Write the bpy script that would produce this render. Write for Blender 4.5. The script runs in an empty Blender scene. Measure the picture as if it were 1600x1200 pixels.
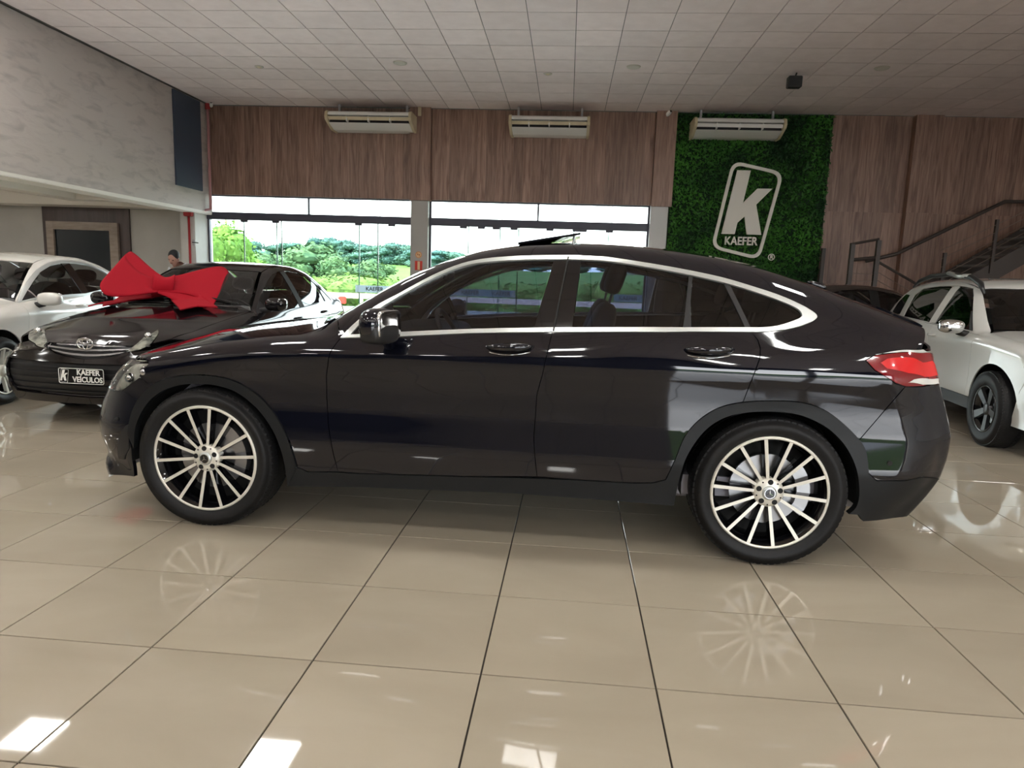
import bpy, bmesh, math, random
import numpy as np
from mathutils import Vector, Matrix
from mathutils.geometry import delaunay_2d_cdt
random.seed(7); RNG = np.random.default_rng(7)
PI = math.pi
scene = bpy.context.scene
COL = scene.collection

# ------------------------------------------------------------------ camera
FOC = 1066.0; PITCH = .1507; ROLL = .0345; CAMH = 1.342; YAW = .078
_cr, _sr, _cp, _sp, _cy, _sy = math.cos(ROLL), math.sin(ROLL), math.cos(PITCH), math.sin(PITCH), math.cos(YAW), math.sin(YAW)
def _room(v): return Vector((_cy * v[0] - _sy * v[1], _sy * v[0] + _cy * v[1], v[2]))
_fw = _room((0, _cp, -_sp)); _dn0 = _room((0, -_sp, -_cp)); _rt0 = _room((1, 0, 0))
_rt = _rt0 * _cr - _dn0 * _sr
_dn = _rt0 * _sr + _dn0 * _cr
cam_data = bpy.data.cameras.new('camera'); cam = bpy.data.objects.new('camera', cam_data); COL.objects.link(cam)
cam_data.sensor_width = 36; cam_data.lens = FOC / 1600 * 36; cam_data.clip_start = .05; cam_data.clip_end = 1500
m = Matrix.Identity(4)
for i in range(3):
    m[i][0] = _rt[i]; m[i][1] = -_dn[i]; m[i][2] = -_fw[i]
m[2][3] = CAMH
cam.matrix_world = m
scene.camera = cam
CO = np.array([0, 0, CAMH])
def ray(x, y):
    u, v = (x - 800) / FOC, (y - 600) / FOC
    d = _fw + _rt * u + _dn * v
    return np.array(d)
def at_z(x, y, z): d = ray(x, y); return CO + d * ((z - CAMH) / d[2])
def at_y(x, y, Y): d = ray(x, y); return CO + d * (Y / d[1])
def at_x(x, y, X): d = ray(x, y); return CO + d * (X / d[0])

# ------------------------------------------------------------------ world, sun, exposure
world = bpy.data.worlds.new('sky'); scene.world = world; world.use_nodes = True
nt = world.node_tree; bg = nt.nodes['Background']
tc = nt.nodes.new('ShaderNodeTexCoord'); sep = nt.nodes.new('ShaderNodeSeparateXYZ'); rmp = nt.nodes.new('ShaderNodeValToRGB')
nt.links.new(tc.outputs['Generated'], sep.inputs[0]); nt.links.new(sep.outputs['Z'], rmp.inputs[0]); nt.links.new(rmp.outputs[0], bg.inputs[0])
rmp.color_ramp.elements[0].position = 0; rmp.color_ramp.elements[0].color = (1, 1, 1, 1)
rmp.color_ramp.elements[1].position = .7; rmp.color_ramp.elements[1].color = (.62, .78, 1, 1)
bg.inputs[1].default_value = 3.2
sun_d = bpy.data.lights.new('sun', 'SUN'); sun = bpy.data.objects.new('sun', sun_d); COL.objects.link(sun)
sun_d.energy = 6.0; sun_d.angle = .02; sun_d.color = (1, .96, .88)
sun.rotation_euler = (math.radians(38), 0, math.radians(-72))
vs = scene.view_settings; vs.view_transform = 'Standard'; vs.look = 'None'; vs.gamma = 1; vs.use_curve_mapping = False
vs.exposure = 1.5
LAMP_STRENGTH = 15.0

# ------------------------------------------------------------------ materials
def mat(name, col, rough=.5, metal=0, spec=.5, coat=0, emis=0, trans=0, ior=1.5):
    m = bpy.data.materials.new(name); m.use_nodes = True
    b = m.node_tree.nodes['Principled BSDF']
    b.inputs['Base Color'].default_value = (*col, 1); b.inputs['Roughness'].default_value = rough
    b.inputs['Metallic'].default_value = metal; b.inputs['Specular IOR Level'].default_value = spec
    b.inputs['Coat Weight'].default_value = coat; b.inputs['Coat Roughness'].default_value = .02
    b.inputs['IOR'].default_value = ior; b.inputs['Transmission Weight'].default_value = trans
    if emis:
        b.inputs['Emission Color'].default_value = (*col, 1); b.inputs['Emission Strength'].default_value = emis
    return m
def N(m, t): return m.node_tree.nodes.new(t)
def L(m, a, b): m.node_tree.links.new(a, b)
def bsdf(m): return m.node_tree.nodes['Principled BSDF']
def varied(name, c1, c2, scale, rough=.5, detail=4, bump=0, stretch=(1, 1, 1), lo=.35, hi=.65, objrand=0, coat=0, spec=.5, distort=0, bscale=None, rough_var=0):
    """noise mix of two colours in object space, optional bump and per-object tint"""
    m = mat(name, c1, rough, coat=coat, spec=spec)
    tc = N(m, 'ShaderNodeTexCoord'); mp = N(m, 'ShaderNodeMapping'); mp.inputs['Scale'].default_value = stretch
    nz = N(m, 'ShaderNodeTexNoise'); nz.inputs['Scale'].default_value = scale; nz.inputs['Detail'].default_value = detail; nz.inputs['Distortion'].default_value = distort
    rp = N(m, 'ShaderNodeValToRGB'); rp.color_ramp.elements[0].position = lo; rp.color_ramp.elements[1].position = hi
    rp.color_ramp.elements[0].color = (*c1, 1); rp.color_ramp.elements[1].color = (*c2, 1)
    if objrand:
        oi = N(m, 'ShaderNodeObjectInfo'); cx = N(m, 'ShaderNodeCombineXYZ'); mu = N(m, 'ShaderNodeMath'); mu.operation = 'MULTIPLY'; mu.inputs[1].default_value = 37
        L(m, oi.outputs['Random'], mu.inputs[0])
        for k in range(3): L(m, mu.outputs[0], cx.inputs[k])
        L(m, cx.outputs[0], mp.inputs['Location'])
    L(m, tc.outputs['Object'], mp.inputs[0]); L(m, mp.outputs[0], nz.inputs[0]); L(m, nz.outputs[0], rp.inputs[0])
    out = rp.outputs[0]
    if objrand:
        hs = N(m, 'ShaderNodeHueSaturation'); ml = N(m, 'ShaderNodeMapRange')
        ml.inputs[3].default_value = 1 - objrand; ml.inputs[4].default_value = 1 + objrand
        L(m, oi.outputs['Random'], ml.inputs[0]); L(m, ml.outputs[0], hs.inputs['Value']); L(m, out, hs.inputs['Color']); out = hs.outputs[0]
    L(m, out, bsdf(m).inputs['Base Color'])
    if bump:
        bp = N(m, 'ShaderNodeBump'); bp.inputs['Strength'].default_value = bump; bp.inputs['Distance'].default_value = .02
        if bscale:
            n2 = N(m, 'ShaderNodeTexNoise'); n2.inputs['Scale'].default_value = bscale; n2.inputs['Detail'].default_value = 3
            L(m, mp.outputs[0], n2.inputs[0]); L(m, n2.outputs[0], bp.inputs['Height'])
        else: L(m, nz.outputs[0], bp.inputs['Height'])
        L(m, bp.outputs[0], bsdf(m).inputs['Normal'])
    if rough_var:
        mr = N(m, 'ShaderNodeMapRange'); mr.inputs[3].default_value = rough - rough_var; mr.inputs[4].default_value = rough + rough_var
        L(m, nz.outputs[0], mr.inputs[0]); L(m, mr.outputs[0], bsdf(m).inputs['Roughness'])
    return m
def glassy(name, tint, refl=1.0, rough=.0):
    """thin pane: tinted transparency plus a fresnel mirror"""
    m = bpy.data.materials.new(name); m.use_nodes = True; t = m.node_tree; t.nodes.remove(t.nodes['Principled BSDF'])
    o = t.nodes['Material Output']; tr = t.nodes.new('ShaderNodeBsdfTransparent'); gl = t.nodes.new('ShaderNodeBsdfGlossy'); mx = t.nodes.new('ShaderNodeMixShader'); fr = t.nodes.new('ShaderNodeFresnel')
    tr.inputs[0].default_value = (*tint, 1); gl.inputs['Roughness'].default_value = rough; gl.inputs['Color'].default_value = (refl, refl, refl, 1); fr.inputs[0].default_value = 1.5
    t.links.new(fr.outputs[0], mx.inputs[0]); t.links.new(tr.outputs[0], mx.inputs[1]); t.links.new(gl.outputs[0], mx.inputs[2]); t.links.new(mx.outputs[0], o.inputs[0])
    return m
M = {}
M['paint_black'] = mat('black_paint', (.003, .0035, .0075), .04, spec=.75)
M['paint_black2'] = mat('black_paint_older', (.006, .005, .006), .08, spec=.7)
M['paint_white'] = mat('pearl_white_paint', (.74, .73, .68), .25, coat=1)
M['paint_white2'] = mat('white_paint', (.72, .73, .70), .25, coat=1)
M['paint_dark'] = mat('dark_grey_paint', (.02, .015, .014), .12, coat=1)
M['gap'] = mat('black_rubber_seal', (.004, .004, .004), .7)
M['cladding'] = varied('grey_black_plastic', (.008, .009, .010), (.011, .012, .013), 400, .42, bump=.1, spec=.3)
M['blackgloss'] = mat('gloss_black', (.004, .004, .005), .06, coat=.5)
M['blackplastic'] = mat('black_plastic', (.012, .012, .013), .45)
M['chrome'] = mat('chrome', (.75, .76, .77), .08, 1)
M['satin'] = mat('satin_aluminium', (.66, .69, .68), .32, .7)
M['machined'] = mat('machined_wheel_face', (.80, .77, .68), .32, .3)
M['steel'] = mat('brushed_steel', (.45, .45, .46), .35, .9)
M['tire'] = varied('tyre_rubber', (.006, .006, .0065), (.010, .010, .011), 60, .55, spec=.35)
M['glass_dark'] = glassy('tinted_window_glass', (.25, .29, .38), 1.3)
M['glass_darker'] = glassy('dark_window_glass', (.05, .055, .06))
M['glass_mid'] = glassy('light_tinted_glass', (.42, .46, .46))
M['glass_clear'] = glassy('clear_lamp_cover', (.93, .95, .95))
M['pane'] = glassy('clear_door_glass', (.90, .95, .93))
M['pane_edge'] = mat('green_glass_edge', (.08, .16, .14), .2)
M['seat'] = mat('black_leather', (.012, .012, .014), .5)
M['seat_grey'] = mat('grey_leather', (.10, .10, .10), .6)
M['red_lens'] = mat('red_lens', (.22, .003, .006), .08, coat=1)
M['red_bright'] = mat('bright_red_lens', (.75, .012, .015), .15, coat=1)
M['white_lens'] = mat('white_lens', (.75, .74, .70), .15, coat=1)
M['lampsilver'] = varied('lamp_reflector', (.80, .79, .70), (.22, .22, .21), 16, .18, detail=3, lo=.42, hi=.66); bsdf(M['lampsilver']).inputs['Metallic'].default_value = .45
M['plate'] = mat('black_plate', (.006, .006, .007), .25)
M['white'] = mat('white_letter', (.80, .79, .75), .5)
M['ribbon'] = varied('red_felt_ribbon', (.34, .006, .016), (.38, .009, .021), 220, .85, bump=.15, spec=.15)
M['plaster'] = varied('grey_burnt_cement_plaster', (.50, .445, .415), (.34, .30, .285), 4.5, .65, detail=11, stretch=(1, .6, 1.9), lo=.50, hi=.80, bump=.25, distort=.6)
M['offwhite'] = varied('offwhite_paint', (.66, .645, .62), (.60, .585, .56), 3, .6)
M['soffit'] = mat('cream_plaster_ceiling', (.80, .76, .70), .55)
M['greywall'] = varied('warm_grey_wall', (.50, .48, .45), (.46, .44, .41), 2, .6)
M['ceiltile'] = varied('white_mineral_tile', (.90, .79, .775), (.85, .74, .725), 5, .75, objrand=.05)
M['ceilgrid'] = mat('ceiling_grid_metal', (.16, .14, .13), .6)
M['floortile'] = varied('polished_beige_porcelain', (.40, .35, .272), (.345, .297, .228), 1.3, .035, detail=8, stretch=(1, 2.2, 1), objrand=.03, lo=.3, hi=.75, distort=.5)
M['grout'] = mat('dark_brown_grout', (.022, .016, .010), .8)
M['woodboard'] = varied('brown_wood_laminate', (.17, .090, .064), (.39, .245, .185), 3.0, .38, detail=8, stretch=(6, 6, .5), objrand=.16, lo=.3, hi=.72, distort=.8)
M['darkboard'] = varied('dark_brown_laminate', (.060, .040, .038), (.085, .058, .055), 3, .4, stretch=(5, 5, .5))
M['stoneframe'] = varied('beige_wood_frame', (.30, .24, .20), (.38, .31, .26), 5, .5, stretch=(1, 1, 4))
M['navy'] = mat('dark_blue_panel', (.045, .062, .095), .55)
M['darkglass'] = mat('dark_blue_glass', (.006, .012, .018), .12)
M['columnwhite'] = mat('white_column_paint', (.66, .66, .65), .45)
M['columngrey'] = mat('grey_column_paint', (.42, .40, .375), .5)
M['alu_dark'] = mat('dark_anodised_frame', (.055, .055, .085), .4)
M['ac_white'] = mat('air_conditioner_white', (.86, .84, .81), .4)
M['ac_cream'] = varied('yellowed_plastic', (.62, .52, .34), (.70, .60, .42), 4, .45)
M['ac_dark'] = mat('dark_slot', (.012, .010, .012), .6)
M['redpipe'] = mat('red_pipe_paint', (.42, .03, .035), .4)
M['stairmetal'] = mat('dark_brown_metal', (.055, .042, .036), .45)
M['stairtread'] = mat('grey_stair_tread', (.20, .19, .18), .5)
M['cable'] = mat('steel_cable', (.30, .24, .20), .35, .7)
M['logo'] = mat('cream_logo_board', (.86, .83, .75), .5)
M['lampglow'] = mat('lit_led_diffuser', (1.0, .985, .94), .5, emis=LAMP_STRENGTH)
M['lampoff'] = mat('opal_lamp_glass', (.62, .58, .50), .4)
M['concrete'] = varied('pale_paving', (.70, .66, .62), (.62, .58, .54), 1, .7)
M['field'] = varied('bright_green_field', (.11, .18, .045), (.085, .155, .04), .05, .95, spec=.05)
M['railpink'] = mat('pinkish_rail', (.50, .36, .32), .6)
M['road'] = mat('grey_asphalt', (.15, .15, .155), .9, spec=.1)
M['hedge'] = varied('hedge_green', (.03, .08, .015), (.06, .13, .03), 2, .9, spec=.1)
M['orange'] = mat('orange_sign', (.72, .30, .10), .5); M['signred'] = mat('red_sign', (.60, .04, .02), .45); M['signcream'] = mat('pale_sign', (.75, .52, .30), .5); M['signblack'] = mat('sign_black', (.03, .02, .02), .5)
M['sticker'] = mat('pale_glass_sticker', (.45, .52, .55), .5)
_t = N(M['sticker'], 'ShaderNodeBsdfTranslucent'); _t.inputs[0].default_value = (.30, .34, .36, 1); _m = N(M['sticker'], 'ShaderNodeAddShader')
L(M['sticker'], bsdf(M['sticker']).outputs[0], _m.inputs[0]); L(M['sticker'], _t.outputs[0], _m.inputs[1]); L(M['sticker'], _m.outputs[0], M['sticker'].node_tree.nodes['Material Output'].inputs[0])
M['underside'] = mat('lightened_grey_underbody', (.38, .37, .41), .6)  # lightened and tinted lavender to put bright glare on the floor below
M['skin'] = varied('skin', (.42, .22, .17), (.50, .27, .21), 8, .55)
M['hair'] = mat('black_hair', (.008, .008, .010), .6)
M['shirt'] = mat('pale_grey_shirt', (.55, .55, .58), .8)
M['trousers'] = mat('dark_trousers', (.02, .02, .03), .8)
M['grass_deep'] = None
def leafmat(name, a, b, sc=3.0):
    m = varied(name, a, b, sc, .8, detail=3, objrand=.10, lo=.3, hi=.7, spec=.08)
    return m
M['greenwall'] = varied('artificial_foliage', (.010, .060, .014), (.070, .27, .028), 1.1, .6, detail=5, lo=.36, hi=.66, distort=.4)
M['greenback'] = mat('dark_green_backing', (.008, .030, .010), .9)
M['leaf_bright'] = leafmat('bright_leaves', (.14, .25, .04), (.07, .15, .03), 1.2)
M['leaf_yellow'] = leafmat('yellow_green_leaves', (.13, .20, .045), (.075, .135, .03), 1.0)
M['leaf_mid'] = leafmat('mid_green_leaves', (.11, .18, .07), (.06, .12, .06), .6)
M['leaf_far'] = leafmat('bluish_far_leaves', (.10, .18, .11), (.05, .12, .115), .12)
M['bark'] = mat('bark', (.10, .07, .05), .9)

# ------------------------------------------------------------------ object helpers
def tag(o, label=None, cat=None, group=None, kind=None):
    if label: o['label'] = label
    if cat: o['category'] = cat
    if group: o['group'] = group
    if kind: o['kind'] = kind
    return o
def empty(name, loc=(0, 0, 0), rz=0, parent=None):
    o = bpy.data.objects.new(name, None); o.empty_display_size = .1; o.location = loc; o.rotation_euler = (0, 0, rz); COL.objects.link(o)
    if parent: o.parent = parent
    return o
def link(name, me, mt=None, parent=None, loc=None):
    o = bpy.data.objects.new(name, me); COL.objects.link(o)
    if mt is not None and not me.materials:
        for q in (mt if isinstance(mt, (list, tuple)) else [mt]): me.materials.append(M[q] if isinstance(q, str) else q)
    if parent: o.parent = parent
    if loc is not None: o.location = loc
    return o
def mesh(name, vs, fs, mt, parent=None, smooth=False, loc=None, mi=None):
    me = bpy.data.meshes.new(name); me.from_pydata([tuple(v) for v in vs], [], [tuple(f) for f in fs])
    if smooth: me.polygons.foreach_set('use_smooth', [True] * len(me.polygons))
    o = link(name, me, mt, parent, loc)
    if mi is not None: me.polygons.foreach_set('material_index', mi)
    me.update(); return o
class MB:
    """collects shapes for one mesh"""
    def __init__(s): s.v = []; s.f = []
    def add(s, vs, fs):
        n = len(s.v); s.v += [tuple(map(float, v)) for v in vs]; s.f += [tuple(int(i) + n for i in f) for f in fs]; return s
    def box(s, a, b):
        (x0, y0, z0), (x1, y1, z1) = a, b
        return s.add([(x0, y0, z0), (x1, y0, z0), (x1, y1, z0), (x0, y1, z0), (x0, y0, z1), (x1, y0, z1), (x1, y1, z1), (x0, y1, z1)],
                     [(0, 3, 2, 1), (4, 5, 6, 7), (0, 1, 5, 4), (1, 2, 6, 5), (2, 3, 7, 6), (3, 0, 4, 7)])
    def tube(s, pts, r, n=8, cap=True):
        pts = [Vector(p) for p in pts]; rs = r if isinstance(r, (list, tuple)) else [r] * len(pts)
        vs = []; up = Vector((0, 0, 1))
        for i, p in enumerate(pts):
            d = (pts[min(i + 1, len(pts) - 1)] - pts[max(i - 1, 0)]).normalized()
            a = d.cross(up)
            if a.length < .05: a = d.cross(Vector((1, 0, 0)))
            a.normalize(); b = d.cross(a).normalized()
            for k in range(n):
                t = 2 * PI * k / n; vs.append(p + (a * math.cos(t) + b * math.sin(t)) * rs[i])
        fs = []
        for i in range(len(pts) - 1):
            for k in range(n):
                k2 = (k + 1) % n; fs.append((i * n + k, i * n + k2, (i + 1) * n + k2, (i + 1) * n + k))
        if cap: fs.append(tuple(range(n))[::-1]); fs.append(tuple((len(pts) - 1) * n + k for k in range(n)))
        return s.add(vs, fs)
    def prism(s, poly, fn0, fn1):
        """poly 2D extruded between two mappings"""
        n = len(poly); vs = [fn0(p) for p in poly] + [fn1(p) for p in poly]
        fs = [tuple(range(n)), tuple(range(2 * n - 1, n - 1, -1))] + [(i, n + i, n + (i + 1) % n, (i + 1) % n) for i in range(n)]
        return s.add(vs, fs)
    def lathe(s, prof, n=48, axis='y', closed=False, c=(0, 0, 0)):
        """prof: (radius, along) pairs; around y axis"""
        vs = []
        for r, a in prof:
            for k in range(n):
                t = 2 * PI * k / n; vs.append((c[0] + r * math.cos(t), c[1] + a, c[2] + r * math.sin(t)) if axis == 'y' else (c[0] + r * math.cos(t), c[1] + r * math.sin(t), c[2] + a))
        m = len(prof); fs = []
        for i in range(m if closed else m - 1):
            j = (i + 1) % m
            for k in range(n):
                k2 = (k + 1) % n; fs.append((i * n + k, j * n + k, j * n + k2, i * n + k2))
        return s.add(vs, fs)
    def sellip(s, c, r, e1=.6, e2=.6, nu=20, nv=14, R=None):
        """superellipsoid"""
        f = lambda w, e: math.copysign(abs(w) ** e, w)
        vs = []
        for i in range(nv + 1):
            v = -PI / 2 + PI * i / nv
            for k in range(nu):
                u = 2 * PI * k / nu
                p = Vector((r[0] * f(math.cos(v), e1) * f(math.cos(u), e2), r[1] * f(math.cos(v), e1) * f(math.sin(u), e2), r[2] * f(math.sin(v), e1)))
                if R is not None: p = R @ p
                vs.append(p + Vector(c))
        fs = [(i * nu + k, i * nu + (k + 1) % nu, (i + 1) * nu + (k + 1) % nu, (i + 1) * nu + k) for i in range(nv) for k in range(nu)]
        return s.add(vs, fs)
    def build(s, name, mt, parent=None, smooth=False, bevel=0, loc=None, auto=False):
        o = mesh(name, s.v, s.f, mt, parent, smooth, loc)
        if bevel:
            bm = bmesh.new(); bm.from_mesh(o.data)
            bmesh.ops.bevel(bm, geom=[e for e in bm.edges if len(e.link_faces) == 2 and e.calc_face_angle(0) > .5], offset=bevel, segments=2, affect='EDGES', clamp_overlap=True)
            bm.to_mesh(o.data); bm.free()
        if auto:
            o.data.polygons.foreach_set('use_smooth', [True] * len(o.data.polygons))
            bm = bmesh.new(); bm.from_mesh(o.data)
            for e in bm.edges:
                if len(e.link_faces) == 2 and e.calc_face_angle(0) > .6: e.smooth = False
            bm.to_mesh(o.data); bm.free()
        return o
def text_mesh(s, size, bold=.0, ext=.003):
    cu = bpy.data.curves.new('t', 'FONT'); cu.body = s; cu.size = size; cu.offset = bold; cu.extrude = ext; cu.align_x = 'CENTER'; cu.align_y = 'CENTER'; cu.resolution_u = 3
    to = bpy.data.objects.new('t', cu); COL.objects.link(to)
    dg = bpy.context.evaluated_depsgraph_get(); me = bpy.data.meshes.new_from_object(to.evaluated_get(dg))
    bpy.data.objects.remove(to); bpy.data.curves.remove(cu); me.materials.clear(); return me
def letters(name, s, size, mt, parent, origin, ux, uy, bold=0, ext=.003, sx=1.0):
    """flat lettering whose right is ux and up is uy"""
    me = text_mesh(s, size, bold, ext); me.name = name
    ux = Vector(ux).normalized(); uy = Vector(uy).normalized(); uz = ux.cross(uy)
    mm = Matrix(((ux[0] * sx, uy[0], uz[0], origin[0]), (ux[1] * sx, uy[1], uz[1], origin[1]), (ux[2] * sx, uy[2], uz[2], origin[2]), (0, 0, 0, 1)))
    me.transform(mm); me.materials.append(M[mt]); o = bpy.data.objects.new(name, me); COL.objects.link(o)
    if parent: o.parent = parent
    return o
# ------------------------------------------------------------------ car body surfaces
def smooth_tab(pts, sig=.03, lo=-1.6, hi=5.0, n=3301):
    xs = np.linspace(lo, hi, n); p = np.array(pts, float); y = np.interp(xs, p[:, 0], p[:, 1])
    dx = xs[1] - xs[0]; k = np.arange(-int(3 * sig / dx) - 1, int(3 * sig / dx) + 2) * dx; w = np.exp(-.5 * (k / sig) ** 2); w /= w.sum()
    h = len(k) // 2; y = np.convolve(np.pad(y, h, mode='edge'), w, 'valid')
    g = np.gradient(y, xs)
    return lambda x: np.interp(x, xs, y), lambda x: np.interp(x, xs, g)
def smax(a, b, k): h = np.maximum(k - np.abs(a - b), 0) / k; return np.maximum(a, b) + h * h * k * .25
def smin(a, b, k): return -smax(-a, -b, k)
class Body:
    def __init__(s, c, loc, yaw, root):
        s.c = c; s.loc = np.array([loc[0], loc[1], 0.]); s.yaw = yaw; s.root = root; s.sz = c.get('sz', 1.0)
        t = lambda k, sg: smooth_tab(c[k], sg)
        s.W, _ = t('W', .12); s.gl, _ = smooth_tab(c['sec'], .012, -.5, 2.2, 2701)
        s.zl, s.dzl = t('hood', .05); s.zg, s.dzg = t('green', .05)
        s.wg, _ = t('wg', .12); s.zb, _ = t('belt', .1); s.cr, _ = t('crown', .2); s.crl, _ = t('crown_low', .2)
        s.xf, s.dxf = smooth_tab(c['front'], .02, -.5, 2.2, 2701); s.xr, s.dxr = smooth_tab(c['rear'], .02, -.5, 2.2, 2701)
    def f(s, P):
        x, y, z = P[:, 0], np.abs(P[:, 1]), P[:, 2]; c = s.c
        gl = s.gl(z); side = y - s.W(x) * gl
        top = (z - s.zl(x) + s.crl(x) * y * y) / np.sqrt(1 + s.dzl(x) ** 2)
        fr = (s.xf(z) + c['fbow'] * y * y - x) / np.sqrt(1 + s.dxf(z) ** 2)
        rr = (x - s.xr(z) + c['rbow'] * y * y) / np.sqrt(1 + s.dxr(z) ** 2)
        low = smax(side, top, c['rs']); ends = smax(fr, rr, .01)
        low = smax(low, fr, c['rf']); low = smax(low, rr, c['rr'])
        dz = smax(z - s.zb(x), -.03, .04)
        gs = (y - (s.wg(x) - c['tumble'] * dz - c.get('tcurve', .1) * dz * np.abs(dz))) * .88
        gt = (z - s.zg(x) + s.cr(x) * y * y) / np.sqrt(1 + s.dzg(x) ** 2)
        gr = smax(smax(gs, gt, c['rg']), ends, .04)
        return smin(low, gr, c.get('rj', .05))
    def grad(s, P, e=.003):
        g = np.zeros_like(P)
        for k in range(3):
            d = np.zeros(3); d[k] = e; g[:, k] = s.f(P + d) - s.f(P - d)
        return g / np.maximum(np.linalg.norm(g, axis=1, keepdims=True), 1e-9)
    def bis(s, A, B, it=26):
        lo = np.zeros(len(A)); hi = np.ones(len(A))
        for _ in range(it):
            m = (lo + hi) / 2; ins = s.f(A + (B - A) * m[:, None]) < 0
            lo = np.where(ins, m, lo); hi = np.where(ins, hi, m)
        return A + (B - A) * ((lo + hi) / 2)[:, None]
    # projections: 'd' diagonal side view, 't' top, 'f' front cylinder, 'r' rear cylinder, 's' plain side
    def to2d(s, P, pr):
        P = np.atleast_2d(P)
        if pr == 'd': return np.stack([P[:, 0], (P[:, 2] - np.abs(P[:, 1])) / math.sqrt(2)], 1)
        if pr == 's': return P[:, [0, 2]]
        if pr == 't': return P[:, :2].copy()
        xa = s.c['xaf'] if pr == 'f' else s.c['xar']; sg = -1 if pr == 'f' else 1
        return np.stack([np.arctan2(P[:, 1], sg * (P[:, 0] - xa)) * .9, P[:, 2]], 1)
    def cast(s, U, pr):
        U = np.atleast_2d(U); z = np.zeros(len(U))
        if pr == 'd':
            c = -U[:, 1] * math.sqrt(2)      # y - z
            A = np.stack([U[:, 0], np.maximum(0, c - .2) * 0, -c], 1); B = np.stack([U[:, 0], z + 1.6, 1.6 - c], 1)
        elif pr == 's': A = np.stack([U[:, 0], z, U[:, 1]], 1); B = np.stack([U[:, 0], z + 1.6, U[:, 1]], 1)
        elif pr == 't': A = np.stack([U[:, 0], U[:, 1], z + .5], 1); B = np.stack([U[:, 0], U[:, 1], z + 2.4], 1)
        else:
            xa = s.c['xaf'] if pr == 'f' else s.c['xar']; sg = -1 if pr == 'f' else 1; ph = U[:, 0] / .9
            A = np.stack([z + xa, z, U[:, 1]], 1); B = A + 3.0 * np.stack([sg * np.cos(ph), np.sin(ph), z], 1)
        return s.bis(A, B)
    def sp(s, pts): return s.cast(np.array(pts, float), 's')        # (x,z) -> canonical point
    def tp(s, pts): return s.cast(np.array(pts, float), 't')
    def px(s, pts, signed=False):
        """pixels of the photograph -> points of this car's surface (local)"""
        out = []
        c, sn = math.cos(s.yaw), math.sin(s.yaw)
        o = CO - s.loc; o = np.array([c * o[0] + sn * o[1], -sn * o[0] + c * o[1], o[2]])
        T = np.linspace(.5, 16, 1500)
        for p in pts:
            d = ray(*p); d = np.array([c * d[0] + sn * d[1], -sn * d[0] + c * d[1], d[2]])
            P = o + d * T[:, None]; Q = P / np.array([1, 1, s.sz]); v = s.f(Q); w = np.where(v < 0)[0]
            if len(w): out.append(s.bis(Q[w[0]][None], Q[max(w[0] - 1, 0)][None])[0])
            else: out.append(Q[np.argmin(v)])
        out = np.array(out); out[:, 1] = np.abs(out[:, 1]) if not signed else out[:, 1]; return out
    def panel(s, name, pr, outline, mt, holes=(), spc=.025, off=0., gap=.002, flange=.012, sides=(-1, 1), sym=False, smoothcurve=False, parent=None, lab=None, thick=None):
        U = s.to2d(outline, pr) if np.shape(outline)[1] == 3 else np.array(outline, float)
        if sym:
            V = U.copy(); k = 1 if pr == 't' else 0; V[:, k] *= -1; U = np.vstack([U, V[::-1]])
        def dens(U):
            r = []
            for i in range(len(U)):
                a, b = U[i], U[(i + 1) % len(U)]; n = max(1, int(np.ceil(np.linalg.norm(b - a) / spc)))
                if np.linalg.norm(b - a) < 1e-5: continue
                r += [a + (b - a) * k / n for k in range(n)]
            return np.array(r)
        def inset(U, g):
            a = np.roll(U, 1, 0); b = np.roll(U, -1, 0); t = b - a; t /= np.maximum(np.linalg.norm(t, axis=1, keepdims=True), 1e-9)
            n = np.stack([-t[:, 1], t[:, 0]], 1); ar = .5 * np.sum(U[:, 0] * b[:, 1] - b[:, 0] * U[:, 1])
            return U + n * g * (1 if ar > 0 else -1)
        loops = [inset(dens(U), gap)]
        for h in holes:
            H = s.to2d(h, pr) if np.shape(h)[1] == 3 else np.array(h, float)
            loops.append(inset(dens(H), -gap))
        def pip(P, poly):
            x, y = P[:, 0], P[:, 1]; r = np.zeros(len(P), bool); a = poly; b = np.roll(poly, -1, 0)
            for i in range(len(a)):
                c = ((a[i, 1] > y) != (b[i, 1] > y)); 
                if not c.any(): continue
                xx = a[i, 0] + (y - a[i, 1]) / (b[i, 1] - a[i, 1] + 1e-30) * (b[i, 0] - a[i, 0]); r ^= c & (x < xx)
            return r
        lo, hi = loops[0].min(0), loops[0].max(0)
        gx = np.arange(lo[0] + spc / 2, hi[0], spc); gy = np.arange(lo[1] + spc / 2, hi[1], spc)
        G = np.array([(x + (spc / 2 if j % 2 else 0), y) for j, y in enumerate(gy) for x in gx]) if len(gx) and len(gy) else np.zeros((0, 2))
        allb = np.vstack(loops)
        if len(G):
            k = pip(G, loops[0])
            for h in loops[1:]: k &= ~pip(G, h)
            G = G[k]
        if len(G):
            d = np.array([np.min(np.sum((allb - g) ** 2, 1)) for g in G]) if len(G) * len(allb) < 4e6 else np.full(len(G), 1.)
            G = G[d > (spc * .45) ** 2]
        pts = np.vstack([allb, G]) if len(G) else allb
        edges = []; st = 0
        for l in loops:
            n = len(l); edges += [(st + i, st + (i + 1) % n) for i in range(n)]; st += n
        nb = len(allb)
        vo, eo, fo, _, _, _ = delaunay_2d_cdt([Vector(p) for p in pts], edges, [], 0, 1e-6)
        V = np.array([(v[0], v[1]) for v in vo]); F = np.array([f for f in fo if len(f) == 3])
        cen = V[F].mean(1); k = pip(cen, loops[0])
        for h in loops[1:]: k &= ~pip(cen, h)
        F = F[k]
        P = s.cast(V, pr); Nn = s.grad(P); P = P + Nn * off
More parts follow.
